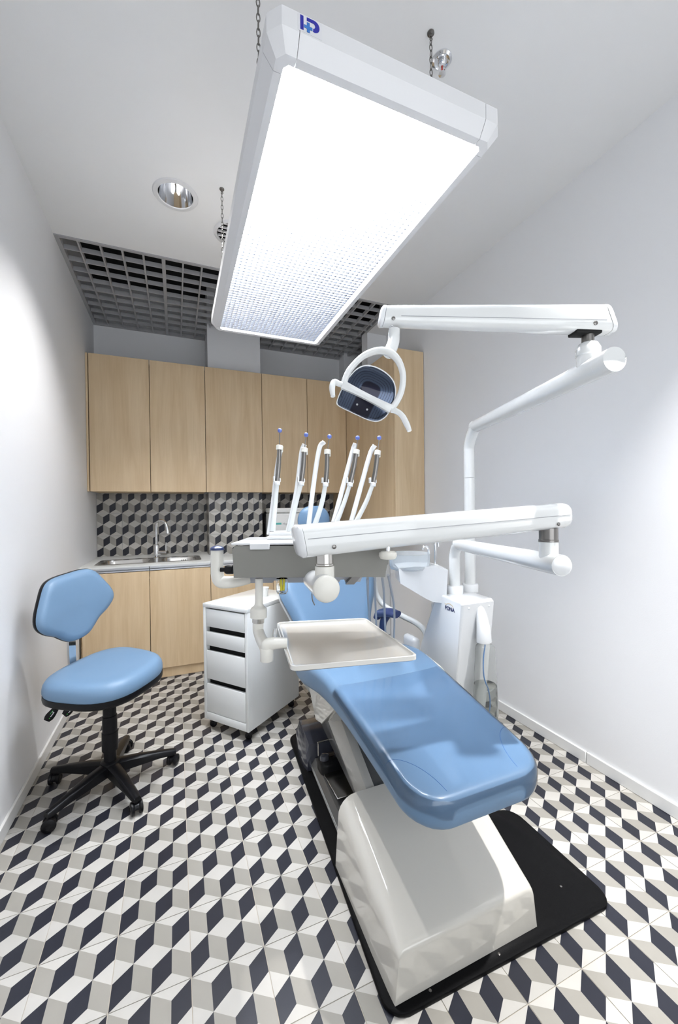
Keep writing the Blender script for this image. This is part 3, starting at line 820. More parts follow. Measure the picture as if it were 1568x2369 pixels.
# levers
for a0, a1, a2 in [((-0.4073, 2.1071, 0.4895), (-0.4990, 2.0793, 0.4181), (-0.5341, 2.0717, 0.3720)), ((-0.3436, 2.0808, 0.4829), (-0.4242, 2.0378, 0.4317), (-0.4587, 2.0193, 0.4041))]:
    a0, a1, a2 = Vector(a0), Vector(a1), Vector(a2)
    lv = obj('lever', B().tube([a0, a0.lerp(a1, .5) + Vector((0, 0, .003)), a1], .0055, 10), 'black_plastic', t)
    d = (a2 - a1).normalized(); s1 = a1 - d * .012; gl_ = (a2 - a1).length + .012
    sd = d.cross(Vector((0, 0, 1))).normalized(); nrm = sd.cross(d).normalized()
    if sd.y > 0: sd = -sd
    obj('grip', B().tube([s1, s1 + d * gl_ * .3, s1 + d * gl_ * .75, a2], [.007, .0135, .0185, .013], 16, 5, flat=.45, up=nrm), 'black_plastic', lv)
    c0 = s1 + d * gl_ * .60 + sd * .0086
    for (u0, v0, u1, v1), mm in (((-.014, -.003, .008, .000), 'white_print'), ((-.014, -.003, -.011, .007), 'white_print'), ((-.018, .006, .0, .008), 'green_print'), ((.012, -.004, .016, .0), 'green_print')):
        b = B(); b.face([c0 + d * u0 + nrm * v0, c0 + d * u1 + nrm * v0, c0 + d * u1 + nrm * v1, c0 + d * u0 + nrm * v1])
        obj('printed_mark', b, mm, lv)
# five star base
obj('hub', B().lathe([(.030, .062), (.040, .066), (.044, .10), (.040, .118), (.030, .124)], (0, 0, 0)), 'black_plastic', t, local=True)
for k in range(5):
    a = math.radians(10.0 + 72 * k) - PHI
    d = Vector((math.cos(a), math.sin(a), 0)); s = Vector((-math.sin(a), math.cos(a), 0))
    R = []
    for r, wd, zb, zt in ((.030, .026, .064, .116), (.10, .024, .064, .110), (.20, .020, .064, .094), (.265, .017, .058, .082), (.285, .014, .058, .078)):
        R.append([d * r + s * (-wd) + Vector((0, 0, zb)), d * r + s * wd + Vector((0, 0, zb)), d * r + s * wd + Vector((0, 0, zt - .008)), d * r + s * (wd * .5) + Vector((0, 0, zt)), d * r - s * (wd * .5) + Vector((0, 0, zt)), d * r - s * wd + Vector((0, 0, zt - .008))])
    lg = obj('base_leg', B().rings(R), 'black_plastic', t, local=True, ang=50)
    w0 = Matrix.Rotation(PHI, 4, 'Z') @ (d * .272) + ST
    caster(lg, (w0.x, w0.y), a + PHI + .9 + .5 * k, .0265, fork=.008)

# ================================================================== DENTAL CHAIR
def cxy(Y): return .744 + .065 * (Y - .87)
t = thing('dental_chair', 'blue upholstered dental chair with ivory base cover on black floor plate', 'dental chair', (.78, 1.4, 0))
# floor plate
pl = [(.488, .845), (1.255, .829)]
def arc(c, r, a0, a1, n=6): return [(c[0] + r * math.cos(math.radians(a0 + (a1 - a0) * k / n)), c[1] + r * math.sin(math.radians(a0 + (a1 - a0) * k / n))) for k in range(n + 1)]
poly = arc((.528, .900), .055, 180, 268) + arc((1.232, .880), .052, 272, 362) + arc((1.225, 1.205), .062, 0, 92) + [(1.16, 1.29), (1.14, 1.33), (1.15, 1.50), (1.20, 1.60)] + arc((1.33, 1.74), .06, 0, 90) + [(1.05, 1.95)] + arc((.98, 2.09), .06, 10, 90) + arc((.622, 2.095), .06, 90, 176)
obj('floor_plate', B().prism(poly, XY, .0006, .0125, .002, 1), 'black_mat', t, ang=60)
for x, y in ((1.13, 1.19), (1.07, 1.02), (1.17, .93), (.83, .857), (.60, .862)):
    obj('bolt', B().lathe([(.004, .0127), (.004, .0138), (.002, .0145)], (x, y, 0), n=10), 'dark_steel', t)
# low dark casting with raised rear hump
def cast_ring(Y, x0, x1, z):
    return [(x0, Y, .013), (x0, Y, z * .6 + .005), (x0 + .018, Y, z), (x1 - .018, Y, z), (x1, Y, z * .6 + .005), (x1, Y, .013)]
R = [cast_ring(Y, x0, x0 + .46, z) for Y, x0, z in ((1.28, .556, .055), (1.30, .557, .062), (1.60, .576, .066), (1.84, .592, .068))]
obj('base_casting', B().rings(R), 'base_side', t, ang=25)
for zz_ in (.030, .042):
    obj('trim_line', B().tube([(.555, 1.302, zz_), (.590, 1.84, zz_)], .0022, 8, 0), 'aluminium', t)
R = [cast_ring(Y, x0, x1, z) for Y, x0, x1, z in ((1.815, .570, 1.06, .085), (1.83, .566, 1.065, .130), (1.87, .562, 1.068, .156), (1.95, .565, 1.07, .165), (2.02, .573, 1.07, .155), (2.07, .588, 1.06, .12), (2.085, .60, 1.05, .06))]
obj('rear_cover', B().rings(R), 'base_dark', t, ang=35)
# ivory front cover
def cov(Y, x0, x1, z, r=.045):
    pts = [(x0, Y, .014)]
    for k in range(7):
        a = PI - PI / 2 * k / 6
        pts.append((x0 + .012 + r + r * math.cos(a), Y, z - r + r * math.sin(a)))
    for k in range(7):
        a = PI / 2 - PI / 2 * k / 6
        pts.append((x1 - .012 - .03 + .03 * math.cos(a), Y, z - .03 + .03 * math.sin(a)))
    pts.append((x1, Y, .014))
    return pts
R = [cov(Y, x0, x1, z, r) for Y, x0, x1, z, r in ((.868, .498, .989, .130, .018), (.8685, .4975, .990, .137, .019), (.873, .497, .992, .1435, .021), (.884, .4965, .995, .148, .025), (.905, .496, .998, .154, .034), (1.0, .497, 1.012, .181, .055), (1.1, .500, 1.028, .208, .060), (1.2, .503, 1.042, .234, .064), (1.27, .505, 1.050, .250, .066), (1.295, .506, 1.052, .253, .066), (1.30, .512, 1.046, .247, .062))]
obj('front_cover', B().rings(R), 'cover_ivory', t, ang=48)
# lifting beam
beam = [(1.27, .215), (1.285, .235), (1.62, .43), (1.86, .47), (1.90, .44), (1.90, .36), (1.72, .33), (1.33, .13), (1.27, .13)]
obj('lifting_beam', B().prism(beam, YZ, .632, .672, .010, 2), 'beam_grey', t)
obj('lifting_beam', B().prism(beam, YZ, .895, .935, .010, 2), 'beam_grey', t)
obj('beam_shade_core', B().prism([(y_, z_ - .022) for y_, z_ in beam[:6]] + [(y_, z_ + .02) for y_, z_ in beam[6:]], YZ, .673, .894, .004, 1), 'base_side', t)  # inner box between the beams; shade under the seat put into its dark colour
obj('lower_link', B().prism([(1.32, .08), (1.34, .125), (1.86, .29), (1.90, .26), (1.90, .2), (1.36, .075)], YZ, .66, .90, .006, 2), 'base_side', t)
# seat side panels
sp1 = [(1.7220, 0.5500), (1.6670, 0.4880), (1.5880, 0.3840), (1.5120, 0.4040), (1.3300, 0.5610), (1.4220, 0.5920), (1.5310, 0.6070)]
for xa, xb in ((.535, .565), (1.03, 1.06)):
    obj('seat_side_panel', B().prism(sp1, YZ, xa, xb, .006, 2), 'cover_ivory', t)
obj('seat_carriage', B().box((.57, 1.50, .40), (1.03, 1.98, .50), .02, 2), 'beam_grey', t)
# legrest + seat upholstery
def sect(Y, zt, hw, th, rt=.034, rb=.03, dish=0.0, n=6):
    c = cxy(Y); pts = []
    hw_ = max(hw, .02); rt = min(rt, hw_ * .95, th * .55); rb = min(rb, hw_ * .95, th * .4)
    def P(x, z): pts.append((c + x, Y, z))
    for k in range(n + 1):
        a = PI + PI / 2 * k / n
        P(-hw_ + rb + rb * math.cos(a), zt - th + rb + rb * math.sin(a))
    for k in range(1, 6): P(-hw_ + rb + (2 * hw_ - 2 * rb) * k / 6, zt - th)
    for k in range(n + 1):
        a = -PI / 2 + PI / 2 * k / n
        P(hw_ - rb + rb * math.cos(a), zt - th + rb + rb * math.sin(a))
    for k in range(n + 1):
        a = PI / 2 * k / n
        P(hw_ - rt + rt * math.cos(a), zt - rt + rt * math.sin(a))
    for k in range(1, 10):
        x = hw_ - rt - (2 * hw_ - 2 * rt) * k / 10
        P(x, zt - dish * (1 - (x / hw_) ** 2))
    for k in range(n + 1):
        a = PI / 2 + PI / 2 * k / n
        P(-hw_ + rt + rt * math.cos(a), zt - rt + rt * math.sin(a))
    return pts
def interp(tab, y):
    for (a, va), (c, vc) in zip(tab, tab[1:]):
        if a <= y <= c:
            u = (y - a) / (c - a); u = u if True else u * u * (3 - 2 * u)
            return va + (vc - va) * u
    return tab[0][1] if y < tab[0][0] else tab[-1][1]
ZT = [(.78, .562), (.85, .570), (1.0, .586), (1.2, .606), (1.35, .620), (1.45, .627), (1.52, .627), (1.60, .617), (1.72, .592), (1.85, .570), (2.0, .565), (2.10, .585), (2.2, .62)]
HW = [(.78, .222), (.95, .229), (1.15, .238), (1.35, .248), (1.50, .262), (1.62, .280), (1.75, .285), (1.9, .275), (2.1, .255), (2.2, .24)]
TH = [(.78, .078), (1.2, .085), (1.5, .11), (2.2, .12)]
def sm(tab, y): return sum(interp(tab, y + d) * w_ for d, w_ in ((-.06, .15), (-.03, .2), (0, .3), (.03, .2), (.06, .15)))
YE = .785; RC = .105
ys = [YE + v for v in (0, .0015, .005, .011, .02, .032, .048, .068, .09, .105)]
y = .93
while y < 2.15: ys.append(y); y += .03
def cush_ring(Y, off=0.0):
    d = Y - YE
    hw = sm(HW, Y) + off
    if d < RC: hw = hw - RC + math.sqrt(max(0, RC ** 2 - (RC - d) ** 2))
    zt = sm(ZT, Y) + off; th = sm(TH, Y) + 2 * off
    rr_ = .026
    if d < rr_:
        q = rr_ - math.sqrt(max(0, rr_ ** 2 - (rr_ - d) ** 2))
        zt -= q; th -= q * 1.45
    return sect(Y - (off if d < .05 else 0), zt, hw, max(th, .012), dish=.008 * min(1, max(0, (Y - 1.0) / .5)))
seat = obj('seat_and_legrest', B().rings([cush_ring(Y) for Y in ys]), 'blue_vinyl', t, ang=70)
# seams of the rounded corner pieces
def on_top(X, Y, up=.0012):
    hw = sm(HW, Y); zt = sm(ZT, Y); c = cxy(Y); rt_ = .034
    d = Y - YE
    if d < .034: zt -= .034 - math.sqrt(max(0, .034 ** 2 - (.034 - d) ** 2))
    ex = abs(X - c) - (hw - rt_)
    if ex > 0: zt -= rt_ - math.sqrt(max(0, rt_ ** 2 - min(ex, rt_) ** 2))
    return (X, Y, zt + up)
for s in (-1, 1):
    pts = []
    for k in range(15):
        a = PI / 2 * k / 14
        Y = YE + .012 + .165 * math.sin(a); X = cxy(Y) + s * (sm(HW, Y) - .006 - .10 * math.cos(a) * (1 if k < 14 else 1))
        pts.append(on_top(X, Y, -.0002))
    obj('seam', B().tube(pts, .0011, 6, 0), 'seam_blue', seat)
# clear protective film over the foot half
fy0, fy1 = YE, 1.36
fys = [v for v in ys if v <= fy1] + [fy1]
b = B()
R = []
for Y in fys:
    r_ = cush_ring(Y, .0016)
    R.append(r_[14:])           # right side, top and left side only
b.rings(R, caps=False, closed_ring=False)
obj('protective_film', b, 'clear_film', t, ang=70, label='clear plastic film over the foot end')
# backrest
def bk(sv, x, d):
    """sv 0..1 up the backrest, x sideways, d out of its face"""
    Y = 2.06 + .34 * sv; Z = .56 + .60 * sv
    return (cxy(Y) + x, Y - d * .87, Z + d * .49)
BW = [(0, .215), (.12, .228), (.24, .262), (.36, .300), (.48, .312), (.62, .300), (.78, .27), (.92, .21), (1.0, .12)]
R = []
for k in range(27):
    s_ = k / 26
    hw = sum(interp(BW, min(1, max(0, s_ + d))) * w_ for d, w_ in ((-.05, .25), (0, .5), (.05, .25)))
    th = .10 - .05 * s_
    e = min(1, max(s_, .0) / .05, (1 - s_) / .06 + .15); th *= max(.25, e ** .5)
    ring = []
    for j in range(22):
        u = -1 + 2 * j / 21
        edge = max(0, abs(u) - .80) / .20
        ring.append(bk(s_, hw * u, th * .5 * (1 - edge ** 2.2) + .03 * min(abs(u), .85) ** 2))
    for j in range(22):
        u = 1 - 2 * j / 21
        edge = max(0, abs(u) - .85) / .15
        ring.append(bk(s_, hw * u * .995, -th * .5 * (1 - edge ** 2) + .03 * min(abs(u), .85) ** 2 - .001))
    R.append(ring)
obj('backrest', B().rings(R), 'blue_vinyl', t, ang=75)
R = []
for k in range(14):
    s_ = .02 + .9 * k / 13
    hw = interp(BW, s_) * .97
    R.append([bk(s_, hw * u, -.058 + .03 * s_ + .03 * u * u) for u in [-1 + 2 * j / 10 for j in range(11)]] + [bk(s_, hw * u, -.075 + .03 * s_ + .02 * u * u) for u in [1 - 2 * j / 10 for j in range(11)]])
obj('back_shell', B().rings(R), 'white_plastic', t, ang=60)
# headrest
hc = Vector((cxy(2.48) - .010, 2.47, 1.205))
R = []
for k in range(1, 14):
    a = PI * k / 14
    R.append([hc + Vector((math.cos(q * PI / 16) * .112 * math.sin(a) ** .8, math.sin(q * PI / 16) * .036 * math.sin(a) ** .6, math.cos(a) * .098)) for q in range(32)])
obj('headrest', B().rings(R), 'blue_vinyl', t, ang=75)
obj('headrest_bar', B().rings([[(hc.x + dx, y + dy, z) for dx, dy in ((-.03, -.006), (.03, -.006), (.03, .006), (-.03, .006))] for y, z in ((2.42, 1.06), (2.475, 1.13), (2.50, 1.2))]), 'chrome', t)
# armrest on the unit side
A0, A1, A2, A3 = (0.9893, 1.8794, 0.6957), (0.9973, 1.8548, 0.7241), (1.0003, 1.7673, 0.7471), (1.0113, 1.7087, 0.7492)
ar = obj('armrest', B().tube([A0, A1, A2, A3], [.016, .020, .020, .017], 18, 8, flat=1.7, up=(0, 0, 1)), 'navy_plastic', t, label='navy armrest pad')
obj('armrest_bracket', B().tube([(1.0193, 1.8241, 0.7199), (1.0116, 1.8485, 0.6779), (1.0140, 1.8685, 0.6165)], [.022, .020, .017], 14, 6), 'navy_plastic', ar)

# foot control lying on the chair base
t = thing('foot_control', 'steel foot pedal with two knobs on the chair base', 'foot pedal', (.66, 1.63, .068))
obj('pedal_plate', B().box((.600, 1.505, .078), (.712, 1.67, .083), .002, 1), 'steel', t)
obj('pedal_base', B().box((.607, 1.52, .0686), (.707, 1.70, .0775), .002, 1), 'black_plastic', t)
R = [[(x, y, z) for x, y in rrect(.594 - e, 1.67 - e, .722 + e, 1.765 + e, .03, 5)] for e, z in ((0, .0686), (0, .105), (-.006, .118), (-.02, .122))]
obj('control_body', B().rings(R), 'black_plastic', t, ang=50)
for x in (.622, .694):
    obj('knob', B().lathe([(.022, .119), (.022, .128), (.018, .138), (.008, .142)], (x, 1.715, 0)), 'base_dark', t)
obj('wire_guard', B().tube([(.606, 1.755, .115), (.606, 1.757, .17), (.611, 1.757, .178), (.702, 1.757, .178), (.707, 1.757, .17), (.707, 1.755, .115)], .0035, 8, 4), 'steel', t)
# ================================================================== DENTAL UNIT COLUMN
t = thing('dental_unit', 'white dental unit column with water bottle and spittoon beside the chair', 'dental unit', (1.27, 1.6, .0126))
side = [(1.415, .845), (1.43, .857), (1.575, .862), (1.605, .850), (1.635, .815), (1.74, .57), (1.83, .30), (1.83, .0135), (1.50, .0135), (1.475, .40)]
obj('column', B().prism(side, YZ, 1.175, 1.362, .012, 3), 'white_plastic', t, ang=32)
obj('column_link', B().box((1.02, 1.56, .03), (1.18, 1.80, .20), .02, 2), 'white_plastic', t)
# side cover seams and rivets
for x in (1.200, 1.340):
    obj('seam', B().tube([(x, 1.4195, .838), (x, 1.473, .42)], .0012, 6, 0), 'cord_grey', t)
    obj('rivet', B().lathe([(.006, 0), (.006, .004), (.003, .006)], (x + (.012 if x < 1.25 else -.012), 1.4205, .826), (0, -1, 0), 14), 'white_plastic', t)
lettering('lettering', 'FONA', .0255, 'sign_navy', t, (1.1741, 1.540, .799), (0, -1, 0), (0, 0, 1), bold=True)
obj('swoosh', B().tube([(1.1741, 1.541, .828), (1.1741, 1.533, .822), (1.1741, 1.525, .827), (1.1741, 1.505, .832), (1.1741, 1.488, .827), (1.1741, 1.478, .818)], .0008, 6, 5), 'gold_line', t)
# left shoulder knob of the unit
obj('shoulder_cover', B().box((1.130, 1.745, .44), (1.178, 1.86, .60), .022, 3), 'white_plastic', t)
# bottle on the front face
bx, by = 1.279, 1.385
bt = obj('bottle_holder', B().rings([[(bx + r * math.cos(a * PI / 16), by + dy + r * .8 * math.sin(a * PI / 16), z) for a in range(32)] for r, z, dy in ((.036, .672, .012), (.037, .675, .012), (.033, .74, .016), (.026, .79, .026), (.016, .822, .034), (.004, .835, .04))]), 'white_plastic', t)
bo = obj('water_bottle', B().lathe([(.018, .668), (.030, .664), (.040, .655), (.043, .64), (.047, .56), (.053, .44), (.055, .40), (.054, .35), (.048, .325), (.030, .318), (.002, .317), (.002, .3185), (.030, .3195), (.0468, .326), (.0527, .351), (.0537, .40), (.0517, .44), (.0457, .56), (.0417, .64), (.0388, .654), (.029, .6625), (.018, .6665)], (bx, by + .006, 0), n=32, caps=False), 'bottle_plastic', t, label='clear water bottle')
obj('water', B().lathe([(.002, .482), (.0492, .482), (.0512, .44), (.0532, .40), (.0522, .352), (.0463, .3268), (.002, .3200)], (bx, by + .006, 0), n=32), 'water', bo)
obj('water_tube', B().tube([(bx, by + .006, .66), (bx - .012, by + .004, .60), (bx - .010, by + .004, .52), (bx + .012, by, .45), (bx + .018, by, .39), (bx + .008, by, .335)], .0028, 8), 'tube_blue', bo)
# poles of the two arms
PLx, PLy = 1.262, 1.577
PRx, PRy = 1.364, 1.597
RP = .0265
obj('collar', B().lathe([(.040, .858), (.041, .862), (.041, .893), (.038, .898), (.028, .899)], (PLx, PLy, 0)), 'white_plastic', t)
obj('collar', B().lathe([(.040, .858), (.041, .862), (.041, .893), (.038, .898), (.028, .899)], (PRx, PRy - .012, 0)), 'white_plastic', t)

# spittoon head
hd = obj('spittoon_housing', B().rings([[(0.9860, 1.6458, 0.9886), (0.9928, 1.6423, 0.9178), (1.1053, 1.5951, 0.8436), (1.1378, 1.5816, 0.8266), (1.1954, 1.5577, 0.8196), (1.2053, 1.5553, 0.9819), (1.1554, 1.5760, 0.9950), (1.0593, 1.6156, 0.9982)], [(0.9879, 1.6504, 0.9886), (0.9947, 1.6469, 0.9178), (1.1072, 1.5998, 0.8436), (1.1397, 1.5862, 0.8266), (1.1973, 1.5624, 0.8196), (1.2072, 1.5599, 0.9819), (1.1574, 1.5806, 0.9950), (1.0612, 1.6203, 0.9982)], [(1.0470, 1.7937, 0.9886), (1.0537, 1.7902, 0.9178), (1.1663, 1.7430, 0.8436), (1.1987, 1.7295, 0.8266), (1.2564, 1.7056, 0.8196), (1.2663, 1.7032, 0.9819), (1.2164, 1.7239, 0.9950), (1.1203, 1.7636, 0.9982)], [(1.0508, 1.8029, 0.9886), (1.0576, 1.7994, 0.9178), (1.1701, 1.7523, 0.8436), (1.2026, 1.7387, 0.8266), (1.2602, 1.7149, 0.8196), (1.2701, 1.7124, 0.9819), (1.2202, 1.7331, 0.9950), (1.1241, 1.7728, 0.9982)]]), 'white_plastic', t, ang=40)
obj('spittoon_post', B().lathe([(.03, .30), (.03, .80)], (1.2061, 1.6400, 0)), 'white_plastic', t)
BC = (1.0783, 1.6946, 1.0255)
obj('spittoon_bowl', B().lathe([(.01, -.062), (.060, -.060), (.094, -.048), (.100, -.035), (.102, .025), (.104, .030), (.101, .030), (.098, -.03), (.088, -.043), (.05, -.052)], BC, n=40), 'bowl_glass', t, label='frosted glass spittoon bowl')
obj('bowl_ring', B().lathe([(.055, -.078), (.062, -.076), (.062, -.064), (.05, -.062)], BC), 'white_plastic', t)
for pts in [[(1.1740, 1.6656, 0.9905), (1.1747, 1.6658, 1.0406), (1.1731, 1.6668, 1.0733), (1.1603, 1.6668, 1.0870), (1.1453, 1.6676, 1.0855), (1.1411, 1.6692, 1.0703)], [(1.2224, 1.6781, 0.9835), (1.2236, 1.6784, 1.0698), (1.2239, 1.6785, 1.0963), (1.2302, 1.6761, 1.1073), (1.2362, 1.6735, 1.0984), (1.2380, 1.6726, 1.0807)]]:
    tp = obj('spout', B().tube(pts, .0062, 12, 7), 'chrome', t)
    obj('spout_base', B().lathe([(.017, -.006), (.016, .004), (.010, .008)], pts[0]), 'white_plastic', tp)
obj('button', B().lathe([(.017, 0), (.017, .007), (.012, .010)], (1.1422, 1.6462, 0.9779)), 'blue_ball', t)
# thick suction pipe and thin hoses
obj('suction_pipe', B().tube([(1.1551, 2.2238, 0.8590), (1.1543, 2.2235, 0.7988), (1.1685, 2.2169, 0.7274), (1.1889, 2.1539, 0.6736), (1.2348, 2.0265, 0.6381), (1.2546, 1.9100, 0.6253), (1.2418, 1.8069, 0.6093), (1.2174, 1.7409, 0.5740)], .0165, 16, 8), 'hose_grey', t)

# ================================================================== OPERATING LIGHT
t = thing('operating_light', 'white articulated dental operating light with dark blue reflector', 'operating light', (PRx, PRy - .012, .90))
UE = Vector((1.098, .738, 1.672))
ud = (Vector((PRx, PRy - .012, 1.672)) - UE).normalized()
py_ = PRy - .012
obj('pole', B().tube([(PRx, py_, .895), (PRx, py_, 1.427)], RP, 22, 0), 'white_lacquer', t)
q = Vector((PRx, py_, 1.672))
obj('swing_arm', B().tube([(PRx, py_, 1.430), (PRx, py_, 1.54), (PRx, py_, 1.585), q - ud * .035 + Vector((0, 0, -.035)), q - ud * .085, q - ud * .13, UE + ud * .01, UE], [RP, RP, RP, RP + .001, RP + .002, RP + .003, .033, .033], 24, 6), 'white_lacquer', t, ang=60)
obj('end_cap', B().lathe([(.033, 0.0008), (.033, .004), (.028, .008), (.004, .0095)], UE, -ud, 28), 'white_plastic', t)
jp = UE + ud * .052
obj('joint', B().lathe([(.030, 0), (.030, .045), (.033, .048), (.033, .066), (.026, .080), (.019, .084)], jp, (0, 0, 1), 24), 'white_lacquer', t)
obj('joint_pin', B().lathe([(.0165, .0845), (.0165, .120), (.021, .121), (.021, .140)], jp, (0, 0, 1), 20), 'dark_steel', t)
# spring arm: hollow rounded profile
SA = jp + Vector((0, 0, .150)); SB = Vector((0.5564, 0.9549, 1.8104))
dv = (SB - SA); ln = dv.length; dv.normalize()
sv = Vector((0, 0, 1)).cross(dv).normalized(); uv_ = dv.cross(sv)
if uv_.z < 0: uv_ = -uv_
def armring(p, hw, hh, r, tilt=0.0):
    out = []
    for x, y in rrect(-hw, -hh, hw, hh, r, 5): out.append(p + sv * x + uv_ * y + dv * (tilt * y))
    return out
E0 = SA - dv * .055; E1 = SB + dv * .028
sa = obj('spring_arm', B().rings([armring(E0 + dv * .010, .030, .039, .020, .35), armring(E0 + dv * .2, .028, .036, .019), armring(E1 - dv * .06, .023, .0275, .016), armring(E1 - dv * .008, .022, .026, .015, -.2)]), 'white_lacquer', t, ang=50)
obj('end_cap', B().rings([armring(E0 + dv * .0085, .0305, .0395, .020, .35), armring(E0 - dv * .004, .0305, .0395, .020, .35), armring(E0 - dv * .012, .024, .033, .018, .35)]), 'white_plastic', sa, ang=50)
obj('end_cap', B().rings([armring(E1 - dv * .0065, .0225, .0265, .015, -.2), armring(E1, .0225, .0265, .015, -.2), armring(E1 + dv * .005, .017, .021, .012, -.2)]), 'white_plastic', sa, ang=50)
for s in (-1, 1):
    obj('seam', B().tube([E0 + dv * .02 + sv * s * .0296 - uv_ * .012, E1 - dv * .05 + sv * s * .0235 - uv_ * .008], .0009, 6, 0), 'cord_grey', sa)
    obj('screw', B().lathe([(.006, 0), (.006, .002), (.004, .003)], SA + sv * s * .0297 - uv_ * .022, sv * s, 14), 'dark_steel', sa)
    obj('screw', B().lathe([(.005, 0), (.005, .002), (.003, .003)], SB + sv * s * .0226 - uv_ * .015, sv * s, 14), 'dark_steel', sa)
obj('spring_slot', B().box((-.03, -.02, -.006), (.05, .02, .006), .004, 2, Matrix.Translation(SA - uv_ * .0385) @ Matrix((dv, sv, uv_)).transposed().to_4x4()), 'gap_black', sa)
# head
hp = SB - Vector((0, 0, .024))
obj('head_pin', B().lathe([(.0075, 0), (.0075, -.028)], hp, (0, 0, 1), 16), 'chrome', t)
obj('head_elbow', B().tube([(0.5636, 0.9516, 1.7757), (0.5623, 0.9520, 1.7590), (0.5574, 0.9464, 1.7370), (0.5471, 0.9431, 1.7154), (0.5359, 0.9402, 1.6987)], [v * 0.6813 for v in (.0225, .0235, .0235, .024, .022)], 20, 7), 'white_lacquer', t, ang=60)
# head frame: x along the bar, z up the reflector, y toward the back
HC = Vector((0.4782, 0.9554, 1.5791))
hx = Vector((0.8175, -0.3417, -0.4637)).normalized(); hy = Vector((0.3825, 0.9249, 0.0907)); hy = (hy - hx * hy.dot(hx)).normalized(); hz = hx.cross(hy)
HS = 0.6813
HF = Matrix(((hx.x, hy.x, hz.x, HC.x), (hx.y, hy.y, hz.y, HC.y), (hx.z, hy.z, hz.z, HC.z), (0, 0, 0, 1)))
def hpnt(x, y, z): return HC + (hx * x + hy * y + hz * z) * HS
S_ = 1.0
up_ = [(-.101, .0), (-.096, .040), (-.086, .078), (-.066, .106), (-.036, .120), (.0, .123), (.036, .117), (.066, .102), (.088, .074), (.099, .040), (.102, .0)]
lo_ = [(.102, -.010), (.096, -.036), (.076, -.060), (.04, -.070), (.0, -.072), (-.04, -.073), (-.080, -.073), (-.097, -.066), (-.101, -.036), (-.101, -.010)]
oln = [(p.x, p.y) for p in catmull([(x, z, 0) for x, z in up_ + lo_], 4, True)]
def face_y(x, z): return .020 * (z / .13) ** 2 * (1 if z > 0 else 3.0) - .012 + .25 * x * x
R = [[hpnt(x * f, face_y(x * f, z * f) + dy, z * f) for x, z in oln] for f, dy in ((.02, 0), (.3, 0), (.6, 0), (.85, 0), (.97, 0), (1.0, .004))]
obj('reflector', B().rings(R), 'reflector_blue', t, frame=HF, ang=60, label='dark blue striped mirror reflector')
R = [[hpnt(x * f, face_y(x, z) + dy, z * f) for x, z in oln] for f, dy in ((1.001, .004), (1.035, .004), (1.04, .012), (.98, .030), (.75, .048), (.3, .058), (.02, .06))]
obj('head_shell', B().rings(R), 'white_plastic', t, ang=60)
# white bar across the reflector
R = []
for k in range(13):
    x = -.106 + .212 * k / 12
    th = .0165 - .004 * math.sin(PI * k / 12)
    R.append([hpnt(x, yy + .25 * x * x, zz_) for yy, zz_ in ((-.030, -th + .002), (-.034, 0), (-.030, th), (-.010, th + .002), (-.010, -th))])
obj('front_bar', B().rings(R), 'white_lacquer', t, ang=30)
# yoke arch
yk = [hpnt(-.104, -.010, .002), hpnt(-.110, -.004, .045), hpnt(-.106, .002, .085), hpnt(-.085, .004, .140), hpnt(-.045, .004, .182), hpnt(.0, .004, .196), hpnt(.045, .004, .183), hpnt(.085, .004, .145), hpnt(.108, .002, .092), hpnt(.112, -.004, .045), hpnt(.106, -.010, .002)]
obj('yoke', B().tube(yk, [v * HS for v in (.013, .0125, .012, .0125, .014, .016, .014, .0125, .012, .0125, .013)], 14, 6, flat=1.1), 'white_lacquer', t, ang=60)
for hs in [[(0.4242, 0.9706, 1.6102), (0.4059, 0.9745, 1.6151), (0.3929, 0.9762, 1.6187), (0.3849, 0.9720, 1.6018), (0.3842, 0.9647, 1.5770)], [(0.5356, 0.9240, 1.5452), (0.5477, 0.9153, 1.5396), (0.5585, 0.9070, 1.5271), (0.5651, 0.8967, 1.5049), (0.5685, 0.8877, 1.4841)]]:
    obj('handle', B().tube(hs, [v * HS for v in (.0115, .0115, .0115, .012, .009)], 14, 6), 'white_lacquer', t, ang=60)
for x in (-.022, .022):
    obj('touch_button', B().lathe([(.0028, 0), (.0028, -.0008), (.0018, -.0008)], hpnt(x, face_y(x, -.040) - .0004, -.040), hy, 16), 'cord_grey', t)

# ================================================================== INSTRUMENT TABLE ON ITS ARM
t = thing('instrument_table', 'dental instrument table with five hose whips on a white swivelling arm', 'instrument table', (PLx, PLy, .90))
LE = Vector((1.022, .808, 1.112))
q = Vector((PLx, PLy, 1.104)); ldv = (q - LE).normalized()
obj('lower_arm', B().tube([(PLx, PLy, .895), (PLx, PLy, 1.0), (PLx, PLy, 1.045), q - ldv * .022 + Vector((0, 0, -.022)), q - ldv * .06, q - ldv * .1, LE + ldv * .06, LE], [RP, RP, RP, RP, RP + .001, RP + .001, .031, .031], 24, 6), 'white_lacquer', t, ang=60)
obj('end_cap', B().lathe([(.031, .0008), (.031, .005), (.026, .009), (.004, .011)], LE, -ldv, 28), 'white_plastic', t)
jp = LE + ldv * .055
obj('joint', B().lathe([(.027, 0), (.027, .062), (.029, .064)], jp, (0, 0, 1), 24), 'white_lacquer', t)
obj('joint_pin', B().lathe([(.028, .0645), (.028, .070), (.0265, .071), (.0265, .105)], jp, (0, 0, 1), 20), 'dark_steel', t)
A = jp + Vector((0, 0, .140)); Bp = Vector((.330, .895, 1.210))
dv = (Bp - A).normalized(); sv = Vector((0, 0, 1)).cross(dv).normalized(); uv_ = dv.cross(sv)
if uv_.z < 0: uv_ = -uv_
E0 = A - dv * .062; E1 = Bp + dv * .062
